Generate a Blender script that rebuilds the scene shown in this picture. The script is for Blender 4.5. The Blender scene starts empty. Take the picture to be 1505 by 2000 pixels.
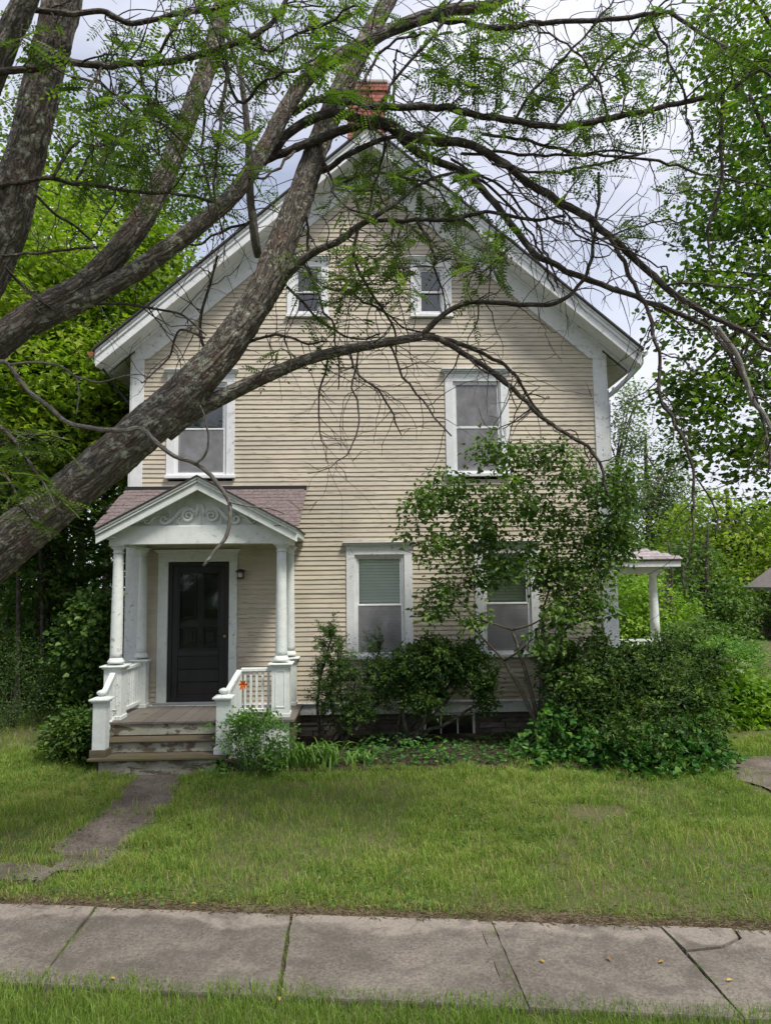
import bpy, math, random
import numpy as np
from mathutils import Vector, Matrix
random.seed(7); rng = np.random.default_rng(7)
S = bpy.context.scene; COL = S.collection
R = math.radians

# ------------------------------------------------------------------ camera
CAMZ = 2.6; FPX = 1400.0
_a, _p, _r = R(1.78), R(5.65), 0.0115
_f0 = np.array([math.sin(_a), math.cos(_a), 0]); _R0 = np.array([math.cos(_a), -math.sin(_a), 0]); _up = np.array([0, 0, 1.0])
FW = _f0*math.cos(_p)+_up*math.sin(_p); _U0 = _up*math.cos(_p)-_f0*math.sin(_p)
RT = _R0*math.cos(_r)-_U0*math.sin(_r); UP = _U0*math.cos(_r)+_R0*math.sin(_r)
CAM = np.array([0, 0, CAMZ])
cd = bpy.data.cameras.new('camera'); co = bpy.data.objects.new('camera', cd); COL.objects.link(co)
cd.sensor_fit = 'VERTICAL'; cd.sensor_height = 24; cd.lens = FPX/2000*24; cd.clip_start = .05; cd.clip_end = 2000
co.matrix_world = Matrix(((RT[0], UP[0], -FW[0], 0), (RT[1], UP[1], -FW[1], 0), (RT[2], UP[2], -FW[2], CAMZ), (0, 0, 0, 1)))
S.camera = co

# ------------------------------------------------------------------ sky, sun, exposure
SUN_EL, SUN_AZ = R(60), R(138)      # azimuth clockwise from the view direction (+Y)
sv = Vector((math.sin(SUN_AZ)*math.cos(SUN_EL), math.cos(SUN_AZ)*math.cos(SUN_EL), math.sin(SUN_EL)))
W = bpy.data.worlds.new('World'); S.world = W; W.use_nodes = True
nt = W.node_tree; nt.nodes.clear()
def wn(t): return nt.nodes.new(t)
sky = wn('ShaderNodeTexSky'); sky.sky_type = 'NISHITA'; sky.sun_disc = False; sky.sun_elevation = SUN_EL; sky.sun_rotation = SUN_AZ
sky.dust_density = 1.5
bg1 = wn('ShaderNodeBackground'); bg1.inputs[1].default_value = .11
nt.links.new(sky.outputs[0], bg1.inputs[0])
tc = wn('ShaderNodeTexCoord'); mp = wn('ShaderNodeMapping'); mp.inputs['Scale'].default_value = (1, 1, 2.2); mp.inputs['Location'].default_value = (3.1, .4, 1.7)
nz = wn('ShaderNodeTexNoise'); nz.inputs['Scale'].default_value = 1.5; nz.inputs['Detail'].default_value = 8; nz.inputs['Roughness'].default_value = .55
rp = wn('ShaderNodeValToRGB'); rp.color_ramp.elements[0].position = .34; rp.color_ramp.elements[0].color = (.38, .38, .38, 1); rp.color_ramp.elements[1].position = .58
n2 = wn('ShaderNodeTexNoise'); n2.inputs['Scale'].default_value = 3.5; n2.inputs['Detail'].default_value = 6
r2 = wn('ShaderNodeValToRGB'); r2.color_ramp.elements[0].color = (.61, .625, .725, 1); r2.color_ramp.elements[1].color = (.76, .775, .87, 1)
r2.color_ramp.elements[0].position = .35; r2.color_ramp.elements[1].position = .68
bg2 = wn('ShaderNodeBackground'); bg2.inputs[1].default_value = 1.0
mx = wn('ShaderNodeMixShader'); out = wn('ShaderNodeOutputWorld')
L = nt.links.new
L(tc.outputs['Generated'], mp.inputs[0]); L(mp.outputs[0], nz.inputs[0]); L(mp.outputs[0], n2.inputs[0])
L(nz.outputs[0], rp.inputs[0]); L(n2.outputs[0], r2.inputs[0]); L(r2.outputs[0], bg2.inputs[0])
L(rp.outputs[0], mx.inputs[0]); L(bg1.outputs[0], mx.inputs[1]); L(bg2.outputs[0], mx.inputs[2]); L(mx.outputs[0], out.inputs[0])
sl = bpy.data.lights.new('sun', 'SUN'); so = bpy.data.objects.new('sun', sl); COL.objects.link(so)
sl.energy = 3.4; sl.angle = R(12); sl.color = (1, .95, .86)
so.rotation_euler = sv.to_track_quat('Z', 'Y').to_euler()
S.view_settings.view_transform = 'Standard'; S.view_settings.look = 'None'; S.view_settings.gamma = 1
S.view_settings.use_curve_mapping = False; S.view_settings.exposure = 0.5
S.render.engine = 'CYCLES'; S.cycles.max_bounces = 8; S.cycles.transparent_max_bounces = 12

# ------------------------------------------------------------------ geometry helpers
def at(x, y, Y):
    """a point of the photograph (1505 x 2000) at depth Y in metres"""
    d = FW*FPX+RT*(x-752.5)-UP*(y-1000); return CAM+d*(Y/d[1])
def smooth(t): t = np.clip(t, 0, 1); return t*t*(3-2*t)
def gh(x, y):
    """height of the ground"""
    return .15*smooth((np.asarray(y)-6.4)/3.4)+.03*np.sin(np.asarray(x)*.9+1)*smooth((np.asarray(y)-6.5)/2)
def vnoise(x, y, s, seed=0):
    r_ = np.random.default_rng(seed); G = r_.random((64, 64)); u, v = x*s, y*s; i, j = np.floor(u).astype(int), np.floor(v).astype(int); fx, fy = smooth(u-i), smooth(v-j)
    g = lambda a, b: G[a % 64, b % 64]
    return (g(i, j)*(1-fx)+g(i+1, j)*fx)*(1-fy)+(g(i, j+1)*(1-fx)+g(i+1, j+1)*fx)*fy
ORG = {}
def mesh(name, V, Fc, mat=None, tint=None, uv=None, smoothf=False, mats=None, midx=None):
    me = bpy.data.meshes.new(name)
    V = np.asarray(V, dtype=np.float32).reshape(-1, 3)
    if isinstance(Fc, np.ndarray):
        k = Fc.shape[1]; flat = Fc.ravel(); st = np.arange(len(Fc))*k; tot = np.full(len(Fc), k)
    else:
        tot = np.array([len(f) for f in Fc]); flat = np.fromiter((i for f in Fc for i in f), dtype=np.int64); st = np.concatenate([[0], np.cumsum(tot)[:-1]])
    me.vertices.add(len(V)); me.vertices.foreach_set('co', V.ravel())
    me.loops.add(len(flat)); me.loops.foreach_set('vertex_index', flat.astype(np.int32))
    me.polygons.add(len(st)); me.polygons.foreach_set('loop_start', st.astype(np.int32)); me.polygons.foreach_set('loop_total', tot.astype(np.int32))
    me.polygons.foreach_set('use_smooth', np.full(len(st), bool(smoothf)))
    if tint is not None:
        at_ = me.attributes.new('tint', 'FLOAT', 'POINT'); at_.data.foreach_set('value', np.asarray(tint, dtype=np.float32))
    if uv is not None:
        at_ = me.attributes.new('along', 'FLOAT_VECTOR', 'POINT'); at_.data.foreach_set('vector', np.asarray(uv, dtype=np.float32).ravel())
    if mat: me.materials.append(mat)
    me.update(calc_edges=True); me.validate()
    return me
def link(name, me, parent=None, loc=(0, 0, 0)):
    """loc in world metres; parts are kept relative to their thing"""
    o = bpy.data.objects.new(name, me); COL.objects.link(o)
    p = ORG.get(parent.name, (0, 0, 0)) if parent else (0, 0, 0)
    o.location = Vector(loc)-Vector(p); ORG[o.name] = tuple(loc)
    if parent: o.parent = parent
    return o
def thing(name, label, cat, loc, group=None):
    o = link(name, None, None, loc); tag(o, label, cat, group); return o
def tag(o, label=None, cat=None, group=None, kind=None):
    if label: o['label'] = label
    if cat: o['category'] = cat
    if group: o['group'] = group
    if kind: o['kind'] = kind
    return o
class MB:
    def __init__(s): s.v = []; s.f = []; s.uv = []
    def add(s, V, F):
        b = len(s.v); s.v += [tuple(map(float, p)) for p in V]; s.f += [tuple(i+b for i in f) for f in F]; return s
    def box(s, x0, x1, y0, y1, z0, z1):
        return s.add([(x0, y0, z0), (x1, y0, z0), (x1, y1, z0), (x0, y1, z0), (x0, y0, z1), (x1, y0, z1), (x1, y1, z1), (x0, y1, z1)],
                     [(0, 3, 2, 1), (4, 5, 6, 7), (0, 1, 5, 4), (1, 2, 6, 5), (2, 3, 7, 6), (3, 0, 4, 7)])
    def prism(s, poly, y0, y1):       # polygon in x,z (counter-clockwise seen from -Y), extruded along Y
        n = len(poly)
        V = [(x, y0, z) for x, z in poly]+[(x, y1, z) for x, z in poly]
        return s.add(V, [tuple(range(n)), tuple(range(2*n-1, n-1, -1))]+[((i+1) % n, i, n+i, n+(i+1) % n) for i in range(n)])
    def slab(s, poly, z0, z1):        # polygon in x,y counter-clockwise from above
        n = len(poly)
        V = [(x, y, z1) for x, y in poly]+[(x, y, z0) for x, y in poly]
        return s.add(V, [tuple(range(n)), tuple(range(2*n-1, n-1, -1))]+[((i+1) % n, i, n+i, n+(i+1) % n) for i in range(n)])
    def lathe(s, cx, cy, prof, n=20):
        V = []; F = []
        for r, z in prof:
            V += [(cx+r*math.cos(2*math.pi*k/n), cy+r*math.sin(2*math.pi*k/n), z) for k in range(n)]
        for j in range(len(prof)-1):
            for k in range(n): F.append((j*n+k, j*n+(k+1) % n, (j+1)*n+(k+1) % n, (j+1)*n+k))
        F.append(tuple(range(n-1, -1, -1))); F.append(tuple(range((len(prof)-1)*n, len(prof)*n)))
        return s.add(V, F)
    def bar(s, a, b, w, h, up=(0, 0, 1)):  # square bar between two points
        a, b = Vector(a), Vector(b); d = (b-a).normalized(); sd = d.cross(Vector(up)).normalized(); u = sd.cross(d)
        V = [p+sd*i*w/2+u*j*h/2 for p in (a, b) for i, j in ((-1, -1), (1, -1), (1, 1), (-1, 1))]
        return s.add(V, [(0, 1, 2, 3), (7, 6, 5, 4), (0, 4, 5, 1), (1, 5, 6, 2), (2, 6, 7, 3), (3, 7, 4, 0)])
    def tube(s, P, rad, n=8):
        V, F, uv = tube(np.asarray(P, float), np.asarray(rad, float), n); s.add(V, F); return s
    def build(s, name, mat, parent=None, bevel=0, smoothf=False, loc=None):
        V = np.array(s.v)
        if loc is None: loc = ORG.get(parent.name, (0, 0, 0)) if parent else (0, 0, 0)
        me = mesh(name, V-np.array(loc), s.f, mat, smoothf=smoothf)
        o = link(name, me, parent, loc)
        if bevel:
            m = o.modifiers.new('bevel', 'BEVEL'); m.width = bevel; m.segments = 1; m.limit_method = 'ANGLE'
        return o
def tube(P, rad, n=8, cap=True):
    T = np.gradient(P, axis=0); T /= np.linalg.norm(T, axis=1)[:, None]+1e-9
    ref = np.array([0.13, .31, .94]); u = np.cross(T[0], ref); u /= np.linalg.norm(u); us = [u]
    for t in T[1:]:
        u = us[-1]-t*np.dot(us[-1], t); u /= np.linalg.norm(u)+1e-9; us.append(u)
    Uv = np.array(us); B = np.cross(T, Uv)
    th = np.linspace(0, 2*math.pi, n, endpoint=False)
    V = P[:, None, :]+rad[:, None, None]*(np.cos(th)[None, :, None]*Uv[:, None, :]+np.sin(th)[None, :, None]*B[:, None, :])
    m = len(P); ln = np.concatenate([[0], np.cumsum(np.linalg.norm(np.diff(P, axis=0), axis=1))])
    uv = np.zeros((m, n, 3)); uv[..., 0] = np.cos(th)[None, :]*rad[:, None]; uv[..., 1] = np.sin(th)[None, :]*rad[:, None]; uv[..., 2] = ln[:, None]
    F = []
    i = np.arange(m-1)[:, None]*n; k = np.arange(n)[None, :]; k2 = (k+1) % n
    F = np.stack([i+k, i+k2, i+n+k2, i+n+k], -1).reshape(-1, 4)
    return V.reshape(-1, 3), [tuple(f) for f in F]+([tuple(range(n-1, -1, -1)), tuple(range((m-1)*n, m*n))] if cap else []), uv.reshape(-1, 3)
def spline(Q, step):
    """Catmull-Rom through rows of Q (x,y,z,r)"""
    Q = np.asarray(Q, float); E = np.vstack([2*Q[0]-Q[1], Q, 2*Q[-1]-Q[-2]]); outp = []
    for i in range(1, len(E)-2):
        n = max(2, int(np.linalg.norm(E[i+1][:3]-E[i][:3])/step)); t = np.linspace(0, 1, n, endpoint=False)[:, None]
        a, b, c, d = E[i-1], E[i], E[i+1], E[i+2]
        outp.append(.5*((2*b)+(-a+c)*t+(2*a-5*b+4*c-d)*t**2+(-a+3*b-3*c+d)*t**3))
    outp.append(E[-2][None]); return np.vstack(outp)
TPL = {
 'rhomb': ([(0, 0, 0), (.45, -.5, .08), (1, 0, -.04), (.45, .5, .08)], [(0, 1, 2), (0, 2, 3)]),
 'ovate': ([(0, 0, 0), (.25, -.5, .10), (.62, -.36, .06), (1, 0, -.14), (.62, .36, .06), (.25, .5, .10)], [(0, 1, 2, 3), (0, 3, 4, 5)]),
 'lobed': ([(0, 0, 0), (.3, -.58, .06), (.52, -.2, .05), (1, 0, -.1), (.52, .2, .05), (.3, .58, .06)], [(0, 1, 2), (0, 2, 3), (0, 3, 4), (0, 4, 5)]),
 'fan': ([(0, 0, 0), (.6, -.55, .05), (.95, -.3, .0), (.85, 0, .04), (.95, .3, 0), (.6, .55, .05)], [(0, 1, 2, 3), (0, 3, 4, 5)]),
}
def unit(a): return a/(np.linalg.norm(a, axis=-1, keepdims=True)+1e-9)
def leafarr(P, D, N, Ln, Wd, shape, tint):
    P = np.asarray(P); D = unit(D); Sd = unit(np.cross(D, N)); Nn = np.cross(Sd, D)
    tv, tf = TPL[shape]; tv = np.array(tv); n = len(P); k = len(tv)
    Ln = np.broadcast_to(Ln, n)[:, None, None]; Wd = np.broadcast_to(Wd, n)[:, None, None]
    V = P[:, None]+tv[None, :, 0:1]*Ln*D[:, None]+tv[None, :, 1:2]*Wd*Sd[:, None]+tv[None, :, 2:3]*Ln*Nn[:, None]
    F = (np.arange(n)[:, None, None]*k+np.array(tf)[None]).reshape(-1, len(tf[0]))
    return V.reshape(-1, 3), F, np.repeat(tint, k)
def leafobj(name, arrs, mat, parent=None, loc=None, kind=None):
    V = np.concatenate([a[0] for a in arrs]); T = np.concatenate([a[2] for a in arrs]); off = 0; Fs = []
    for a in arrs: Fs.append(a[1]+off); off += len(a[0])
    if loc is None: loc = ORG.get(parent.name, (0, 0, 0)) if parent else (0, 0, 0)
    o = link(name, mesh(name, V-np.array(loc), np.concatenate(Fs), mat, tint=T), parent, loc)
    if kind: o['kind'] = kind
    return o
def rdir(n): return unit(rng.normal(size=(n, 3)))

# ------------------------------------------------------------------ materials
class M_:
    def __init__(s, name, rough=.6, spec=.3):
        s.m = bpy.data.materials.new(name); s.m.use_nodes = True; s.t = s.m.node_tree; s.t.nodes.clear()
        s.o = s.n('ShaderNodeOutputMaterial'); s.b = s.n('ShaderNodeBsdfPrincipled'); s.l(s.b.outputs[0], s.o.inputs[0])
        s.b.inputs['Roughness'].default_value = rough; s.b.inputs['Specular IOR Level'].default_value = spec
        s._pos = None
    def n(s, t, **k):
        x = s.t.nodes.new(t)
        for a, v in k.items():
            if hasattr(x, a): setattr(x, a, v)
            else: x.inputs[a.replace('_', ' ')].default_value = v
        return x
    def l(s, a, b): s.t.links.new(a, b)
    def pos(s, scale=(1, 1, 1), attr=None):
        g = s.n('ShaderNodeNewGeometry').outputs['Position'] if attr is None else s.n('ShaderNodeAttribute', attribute_name=attr).outputs['Vector']
        m = s.n('ShaderNodeMapping'); m.inputs['Scale'].default_value = scale; s.l(g, m.inputs[0]); return m.outputs[0]
    def noise(s, scale, co=None, detail=4, rough=.55, dist=0):
        x = s.n('ShaderNodeTexNoise', Scale=scale, Detail=detail, Roughness=rough, Distortion=dist); s.l(co or s.pos(), x.inputs['Vector']); return x.outputs[0]
    def ramp(s, fac, stops, interp='LINEAR'):
        r = s.n('ShaderNodeValToRGB'); e = r.color_ramp.elements; r.color_ramp.interpolation = interp
        while len(e) < len(stops): e.new(.5)
        for k, (p, c) in zip(e, stops): k.position = p; k.color = (c, c, c, 1) if np.isscalar(c) else (*c, 1)
        s.l(fac, r.inputs[0]); return r.outputs[0]
    def mix(s, fac, a, b, mode='MIX'):
        x = s.n('ShaderNodeMix', data_type='RGBA', blend_type=mode)
        for v, i in ((fac, 0), (a, 6), (b, 7)):
            if hasattr(v, 'is_linked') or hasattr(v, 'links'): s.l(v, x.inputs[i])
            else: x.inputs[i].default_value = v if np.isscalar(v) else (*v, 1)
        return x.outputs[2]
    def col(s, c):
        if hasattr(c, 'links'): s.l(c, s.b.inputs['Base Color'])
        else: s.b.inputs['Base Color'].default_value = (*c, 1)
    def bump(s, h, strength=.3, dist=.01):
        b = s.n('ShaderNodeBump', Strength=strength, Distance=dist); s.l(h, b.inputs['Height']); s.l(b.outputs[0], s.b.inputs['Normal'])
    def rnd(s): return s.n('ShaderNodeObjectInfo').outputs['Random']

def paint_mat(name, c, c2, wood=(.33, .30, .26), peel=.36, st=(1, 1, 1), rough=.62):
    m = M_(name, rough, .25)
    big = m.noise(1.3, detail=5); base = m.mix(m.ramp(big, [(.35, 0.), (.7, 1.)]), c, c2)
    ob = m.ramp(m.rnd(), [(0, .92), (1, 1.04)]); base = m.mix(1., base, ob, 'MULTIPLY')
    streak = m.ramp(m.noise(9, m.pos(st), 6, .65), [(.3, .84), (.62, 1.0)]); base = m.mix(.8, base, streak, 'MULTIPLY')
    pn = m.noise(16, m.pos(st), 7, .72, .4); pf = m.ramp(pn, [(peel-.03, 1.), (peel+.015, 0.)])
    reg = m.ramp(m.noise(.9, detail=3), [(.38, 0.), (.6, 1.)]); pf = m.mix(1., pf, reg, 'MULTIPLY')
    m.col(m.mix(pf, base, wood))
    m.bump(m.mix(.5, pn, m.noise(60, m.pos(st), 5)), .25, .006); return m.m
CLAP = paint_mat('beige_paint', (.575, .51, .405), (.455, .405, .325), (.22, .19, .165), .43, (.3, 1, 4))
WHITE = paint_mat('white_paint', (.76, .775, .785), (.67, .69, .70), (.34, .32, .29), .41, (1, 1, 1))
WHITE2 = paint_mat('porch_white_paint', (.70, .74, .72), (.62, .66, .63), (.36, .34, .29), .40, (1, 1, 1))
def plain(name, c, rough=.6, spec=.3, var=.15, scale=6, st=(1, 1, 1), bump=.15):
    m = M_(name, rough, spec); f = m.ramp(m.noise(scale, m.pos(st), 6, .6), [(.3, 1-var), (.7, 1+var)])
    o = m.ramp(m.rnd(), [(0, 1-var*.7), (1, 1+var*.5)])
    m.col(m.mix(1., m.mix(1., c, f, 'MULTIPLY'), o, 'MULTIPLY')); m.bump(m.noise(scale*7, m.pos(st), 5), bump, .006); return m.m
DOOR = plain('charcoal_paint', (.017, .017, .019), .45, .4, .3, 9, (1, 1, .2))
ROOFD = plain('roof_shingle', (.06, .055, .055), .85, .2, .3, 14)
SHING = plain('purple_slate_shingle', (.165, .13, .128), .8, .25, .4, 22)
BRICK = plain('red_brick', (.34, .135, .10), .85, .2, .3, 12)
MORTAR = plain('mortar', (.36, .32, .28), .9, .1)
STONE = plain('foundation_stone', (.165, .145, .125), .9, .15, .4, 7, (1, 1, 4), .5)
def wood_mat(name, a, b, moss=0.):
    m = M_(name, .8, .2); g = m.noise(7, m.pos((.5, 6, 6)), 7, .65)
    c = m.mix(m.ramp(g, [(.32, 0.), (.68, 1.)]), a, b)
    if moss: c = m.mix(m.ramp(m.noise(3.2, detail=5), [(.47, 0.), (.62, moss)]), c, (.12, .115, .04))
    c = m.mix(1., c, m.ramp(m.rnd(), [(0, .85), (1, 1.1)]), 'MULTIPLY')
    m.col(c); m.bump(g, .4, .008); return m.m
DECK = wood_mat('weathered_deck', (.098, .088, .078), (.165, .147, .13))
TREAD = wood_mat('weathered_tread', (.085, .068, .05), (.155, .128, .092), .7)
def riser_mat():
    m = M_('flaking_riser_paint', .75, .2); pn = m.noise(5, m.pos((1, 1, 2.2)), 8, .7, .5)
    w = m.mix(m.noise(8, m.pos((.5, 5, 6)), 6), (.085, .07, .052), (.15, .125, .095))
    p = m.mix(m.ramp(m.noise(2.5, detail=5), [(.4, 0.), (.65, 1.)]), (.33, .335, .28), (.19, .18, .125))
    m.col(m.mix(m.ramp(pn, [(.46, 1.), (.50, 0.)]), p, w)); m.bump(pn, .3, .01); return m.m
RISER = riser_mat()
def glass_mat(name='window_glass', ior=1.6):
    m = M_(name); t = m.n('ShaderNodeBsdfTransparent'); t.inputs[0].default_value = (.95, .97, .96, 1)
    g = m.n('ShaderNodeBsdfGlossy', Roughness=.03); g.inputs[0].default_value = (1, 1, 1, 1)
    fr = m.n('ShaderNodeFresnel', IOR=ior); x = m.n('ShaderNodeMixShader')
    bm = m.n('ShaderNodeBump', Strength=.12, Distance=.02); m.l(m.noise(2.2), bm.inputs['Height']); m.l(bm.outputs[0], g.inputs['Normal'])
    m.l(fr.outputs[0], x.inputs[0]); m.l(t.outputs[0], x.inputs[1]); m.l(g.outputs[0], x.inputs[2]); m.l(x.outputs[0], m.o.inputs[0]); return m.m
GLASS = glass_mat(); DULLG = glass_mat('dull_glass', 1.28)
def screen_mat():
    m = M_('insect_screen', .8, .1); m.col(m.mix(m.ramp(m.noise(5, detail=6), [(.35, 0.), (.7, 1.)]), (.22, .22, .23), (.36, .36, .38)))
    t = m.n('ShaderNodeBsdfTransparent'); x = m.n('ShaderNodeMixShader'); x.inputs[0].default_value = .5
    m.l(t.outputs[0], x.inputs[1]); m.l(m.b.outputs[0], x.inputs[2]); m.l(x.outputs[0], m.o.inputs[0]); return m.m
SCREEN = screen_mat()
BLIND = plain('window_blind', (.90, .93, .90), .5, .3, .05)
CURT = plain('grey_curtain', (.50, .50, .52), .9, .1, .25, 5)
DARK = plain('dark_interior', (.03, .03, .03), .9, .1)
BRASS = plain('old_brass', (.30, .24, .14), .4, .6); BRASS.node_tree.nodes['Principled BSDF'].inputs['Metallic'].default_value = .9
BLACKM = plain('black_metal', (.015, .015, .016), .5, .5)
RUST = plain('rusty_metal', (.26, .09, .05), .8, .3, .4)
def bark_mat(name, c1, c2, c3, lich=.5, sc=1.):
    m = M_(name, .9, .15)
    dn = m.n('ShaderNodeTexNoise', Scale=7., Detail=4.); m.l(m.pos(), dn.inputs['Vector'])
    ad = m.n('ShaderNodeVectorMath', operation='MULTIPLY_ADD'); ad.inputs[1].default_value = (2.2, 2.2, 2.2); m.l(dn.outputs['Color'], ad.inputs[0]); m.l(m.pos((27*sc, 27*sc, 4.2*sc), 'along'), ad.inputs[2])
    v = m.n('ShaderNodeTexVoronoi', feature='DISTANCE_TO_EDGE', Scale=1.); m.l(ad.outputs[0], v.inputs['Vector'])
    f = m.noise(1, m.pos((60*sc, 60*sc, 16*sc), 'along'), 7, .7, .8)
    cr = m.ramp(v.outputs['Distance'], [(.0, .15), (.3, 1.)]); hgt = m.mix(.5, cr, f)
    c = m.mix(m.ramp(hgt, [(.2, 0.), (.72, 1.)]), c1, c2)
    c = m.mix(m.ramp(m.noise(3.1, m.pos((1.4, 1.4, 1), 'along'), 5), [(.54, 0.), (.68, .6)]), c, c3)
    ln = m.noise(13, None, 8, .75); lf = m.ramp(ln, [(.53, 0.), (.58, lich)]); lr = m.ramp(m.noise(2.6, detail=3), [(.36, 0.), (.52, 1.)])
    m.col(m.mix(m.mix(1., lf, lr, 'MULTIPLY'), c, (.36, .37, .31)))
    m.bump(hgt, 1., .03 if sc == 1. else .012); return m.m
BARK = bark_mat('locust_bark', (.04, .033, .028), (.195, .172, .15), (.16, .105, .082), .9)
TWIG = bark_mat('twig_bark', (.028, .022, .020), (.10, .083, .072), (.085, .065, .055), .3, 2.)
DEADW = bark_mat('grey_dead_wood', (.09, .08, .07), (.24, .22, .20), (.13, .12, .09), .5, 2.)
LSTEM = bark_mat('lilac_stem_bark', (.06, .05, .04), (.17, .145, .12), (.10, .085, .07), .4, 2.)
BARK2 = bark_mat('forest_bark', (.03, .026, .022), (.10, .085, .07), (.07, .06, .05), .3)
def leaf_mat(name, stops, trans=.35, rough=.5, spec=.3, tcol=(.9, 1.15, .35)):
    m = M_(name, rough, spec); a = m.n('ShaderNodeAttribute', attribute_name='tint').outputs['Fac']
    c = m.ramp(a, stops); m.col(c)
    t = m.n('ShaderNodeBsdfTranslucent'); m.l(m.mix(1., c, tcol, 'MULTIPLY'), t.inputs[0])
    x = m.n('ShaderNodeMixShader'); x.inputs[0].default_value = trans
    m.l(m.b.outputs[0], x.inputs[1]); m.l(t.outputs[0], x.inputs[2]); m.l(x.outputs[0], m.o.inputs[0]); return m.m
LOC_L = leaf_mat('locust_leaf', [(0, (.05, .09, .018)), (.6, (.11, .17, .034)), (1, (.20, .265, .055))], .52)
MAPLE = leaf_mat('maple_leaf', [(0, (.085, .15, .018)), (.55, (.205, .295, .032)), (1, (.36, .42, .055))], .5)
DKLEAF = leaf_mat('understory_leaf', [(0, (.03, .07, .016)), (.6, (.08, .155, .033)), (1, (.16, .25, .055))], .38)
GINKGO = leaf_mat('ginkgo_leaf', [(0, (.035, .085, .014)), (.6, (.09, .17, .025)), (1, (.20, .29, .04))], .45)
FAR_L = leaf_mat('far_leaf', [(0, (.06, .12, .03)), (.6, (.12, .20, .04)), (1, (.22, .29, .05))], .4)
PALE_L = leaf_mat('poplar_leaf', [(0, (.13, .19, .09)), (.6, (.21, .27, .14)), (1, (.32, .37, .21))], .4)
YEW = leaf_mat('yew_needles', [(0, (.022, .05, .012)), (.6, (.055, .11, .022)), (1, (.13, .21, .04))], .25)
BOX = leaf_mat('glossy_shrub_leaf', [(0, (.022, .052, .011)), (.6, (.062, .122, .023)), (1, (.165, .245, .042))], .3, .5, .24)
LILAC = leaf_mat('lilac_leaf', [(0, (.045, .10, .022)), (.6, (.105, .185, .038)), (1, (.21, .30, .065))], .4, .5, .28)
VINE = leaf_mat('vine_leaf', [(0, (.03, .10, .022)), (.6, (.06, .175, .03)), (1, (.16, .29, .045))], .35, .45)
HYD = leaf_mat('hydrangea_leaf', [(0, (.09, .18, .02)), (.6, (.19, .33, .03)), (1, (.32, .45, .06))], .45)
HYDF = leaf_mat('hydrangea_flower', [(0, (.42, .50, .26)), (1, (.62, .66, .42))], .3)
COLU = leaf_mat('columbine_leaf', [(0, (.06, .14, .03)), (.6, (.14, .29, .055)), (1, (.26, .42, .09))], .42)
LILY = leaf_mat('daylily_leaf', [(0, (.07, .16, .025)), (.6, (.15, .29, .05)), (1, (.28, .42, .10))], .35)
GRASS = leaf_mat('grass_blade', [(0, (.10, .175, .027)), (.45, (.205, .305, .056)), (.75, (.33, .415, .095)), (.9, (.45, .42, .17)), (1, (.48, .39, .22))], .42, .5)
THATCH = leaf_mat('dry_thatch', [(0, (.10, .075, .05)), (.5, (.19, .145, .095)), (1, (.32, .26, .17))], .2, .7, .1)
YELL = leaf_mat('fallen_leaf', [(0, (.30, .17, .03)), (.6, (.50, .34, .04)), (1, (.55, .42, .12))], .2)
ORANGE = leaf_mat('lily_petal', [(0, (.75, .14, .01)), (1, (.85, .25, .02))], .3, tcol=(1, 1, 1))
def concrete_mat():
    m = M_('old_concrete', .88, .2)
    c = m.mix(m.ramp(m.noise(1.6, detail=5), [(.35, 0.), (.66, 1.)]), (.108, .095, .081), (.168, .148, .127))
    c = m.mix(1., c, m.ramp(m.rnd(), [(0, .86), (1, 1.1)]), 'MULTIPLY')
    sp = m.noise(42, None, 5, .8); c = m.mix(.75, c, m.ramp(sp, [(.32, .35), (.5, 1.), (.68, 1.6)]), 'MULTIPLY')
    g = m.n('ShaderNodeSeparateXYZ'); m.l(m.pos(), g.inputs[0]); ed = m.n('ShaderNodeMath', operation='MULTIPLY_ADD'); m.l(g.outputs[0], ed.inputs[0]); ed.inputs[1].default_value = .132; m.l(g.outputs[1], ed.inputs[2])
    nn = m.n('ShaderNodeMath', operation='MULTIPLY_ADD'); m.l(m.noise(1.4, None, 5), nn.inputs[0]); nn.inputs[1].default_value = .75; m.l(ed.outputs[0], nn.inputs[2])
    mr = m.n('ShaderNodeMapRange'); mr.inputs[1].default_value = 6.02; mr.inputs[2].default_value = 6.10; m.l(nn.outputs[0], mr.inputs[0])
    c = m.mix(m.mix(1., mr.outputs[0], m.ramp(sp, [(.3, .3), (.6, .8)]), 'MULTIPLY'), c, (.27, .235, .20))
    st = m.ramp(m.noise(3.3, None, 6, .65, .6), [(.48, 0.), (.66, .8)]); c = m.mix(st, c, (.085, .075, .065))
    v = m.n('ShaderNodeTexVoronoi', Scale=38); m.l(m.pos(), v.inputs['Vector'])
    c = m.mix(m.ramp(v.outputs['Distance'], [(.07, .55), (.12, 0.)]), c, (.46, .42, .37))
    m.col(c); m.bump(sp, .35, .006); return m.m
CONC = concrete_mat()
PATCH = plain('tar_patch', (.15, .14, .132), .9, .2, .4, 30)
def ground_mat():
    m = M_('soil_and_thatch', .95, .1); a = m.noise(2.3, None, 6); b = m.noise(45, None, 4, .7)
    c = m.mix(m.ramp(a, [(.38, 0.), (.62, 1.)]), (.075, .095, .03), (.105, .098, .05))
    m.col(m.mix(.8, c, m.ramp(b, [(.3, .5), (.7, 1.4)]), 'MULTIPLY')); m.bump(b, .5, .02); return m.m
SOIL = ground_mat()
def path_mat():
    m = M_('worn_path', .95, .1); b = m.noise(60, None, 5, .75)
    c = m.mix(m.ramp(m.noise(3, None, 5), [(.4, 0.), (.65, 1.)]), (.12, .10, .085), (.19, .162, .138))
    m.col(m.mix(.85, c, m.ramp(b, [(.3, .4), (.7, 1.6)]), 'MULTIPLY')); m.bump(b, .9, .02); return m.m
PATH = path_mat()
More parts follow.
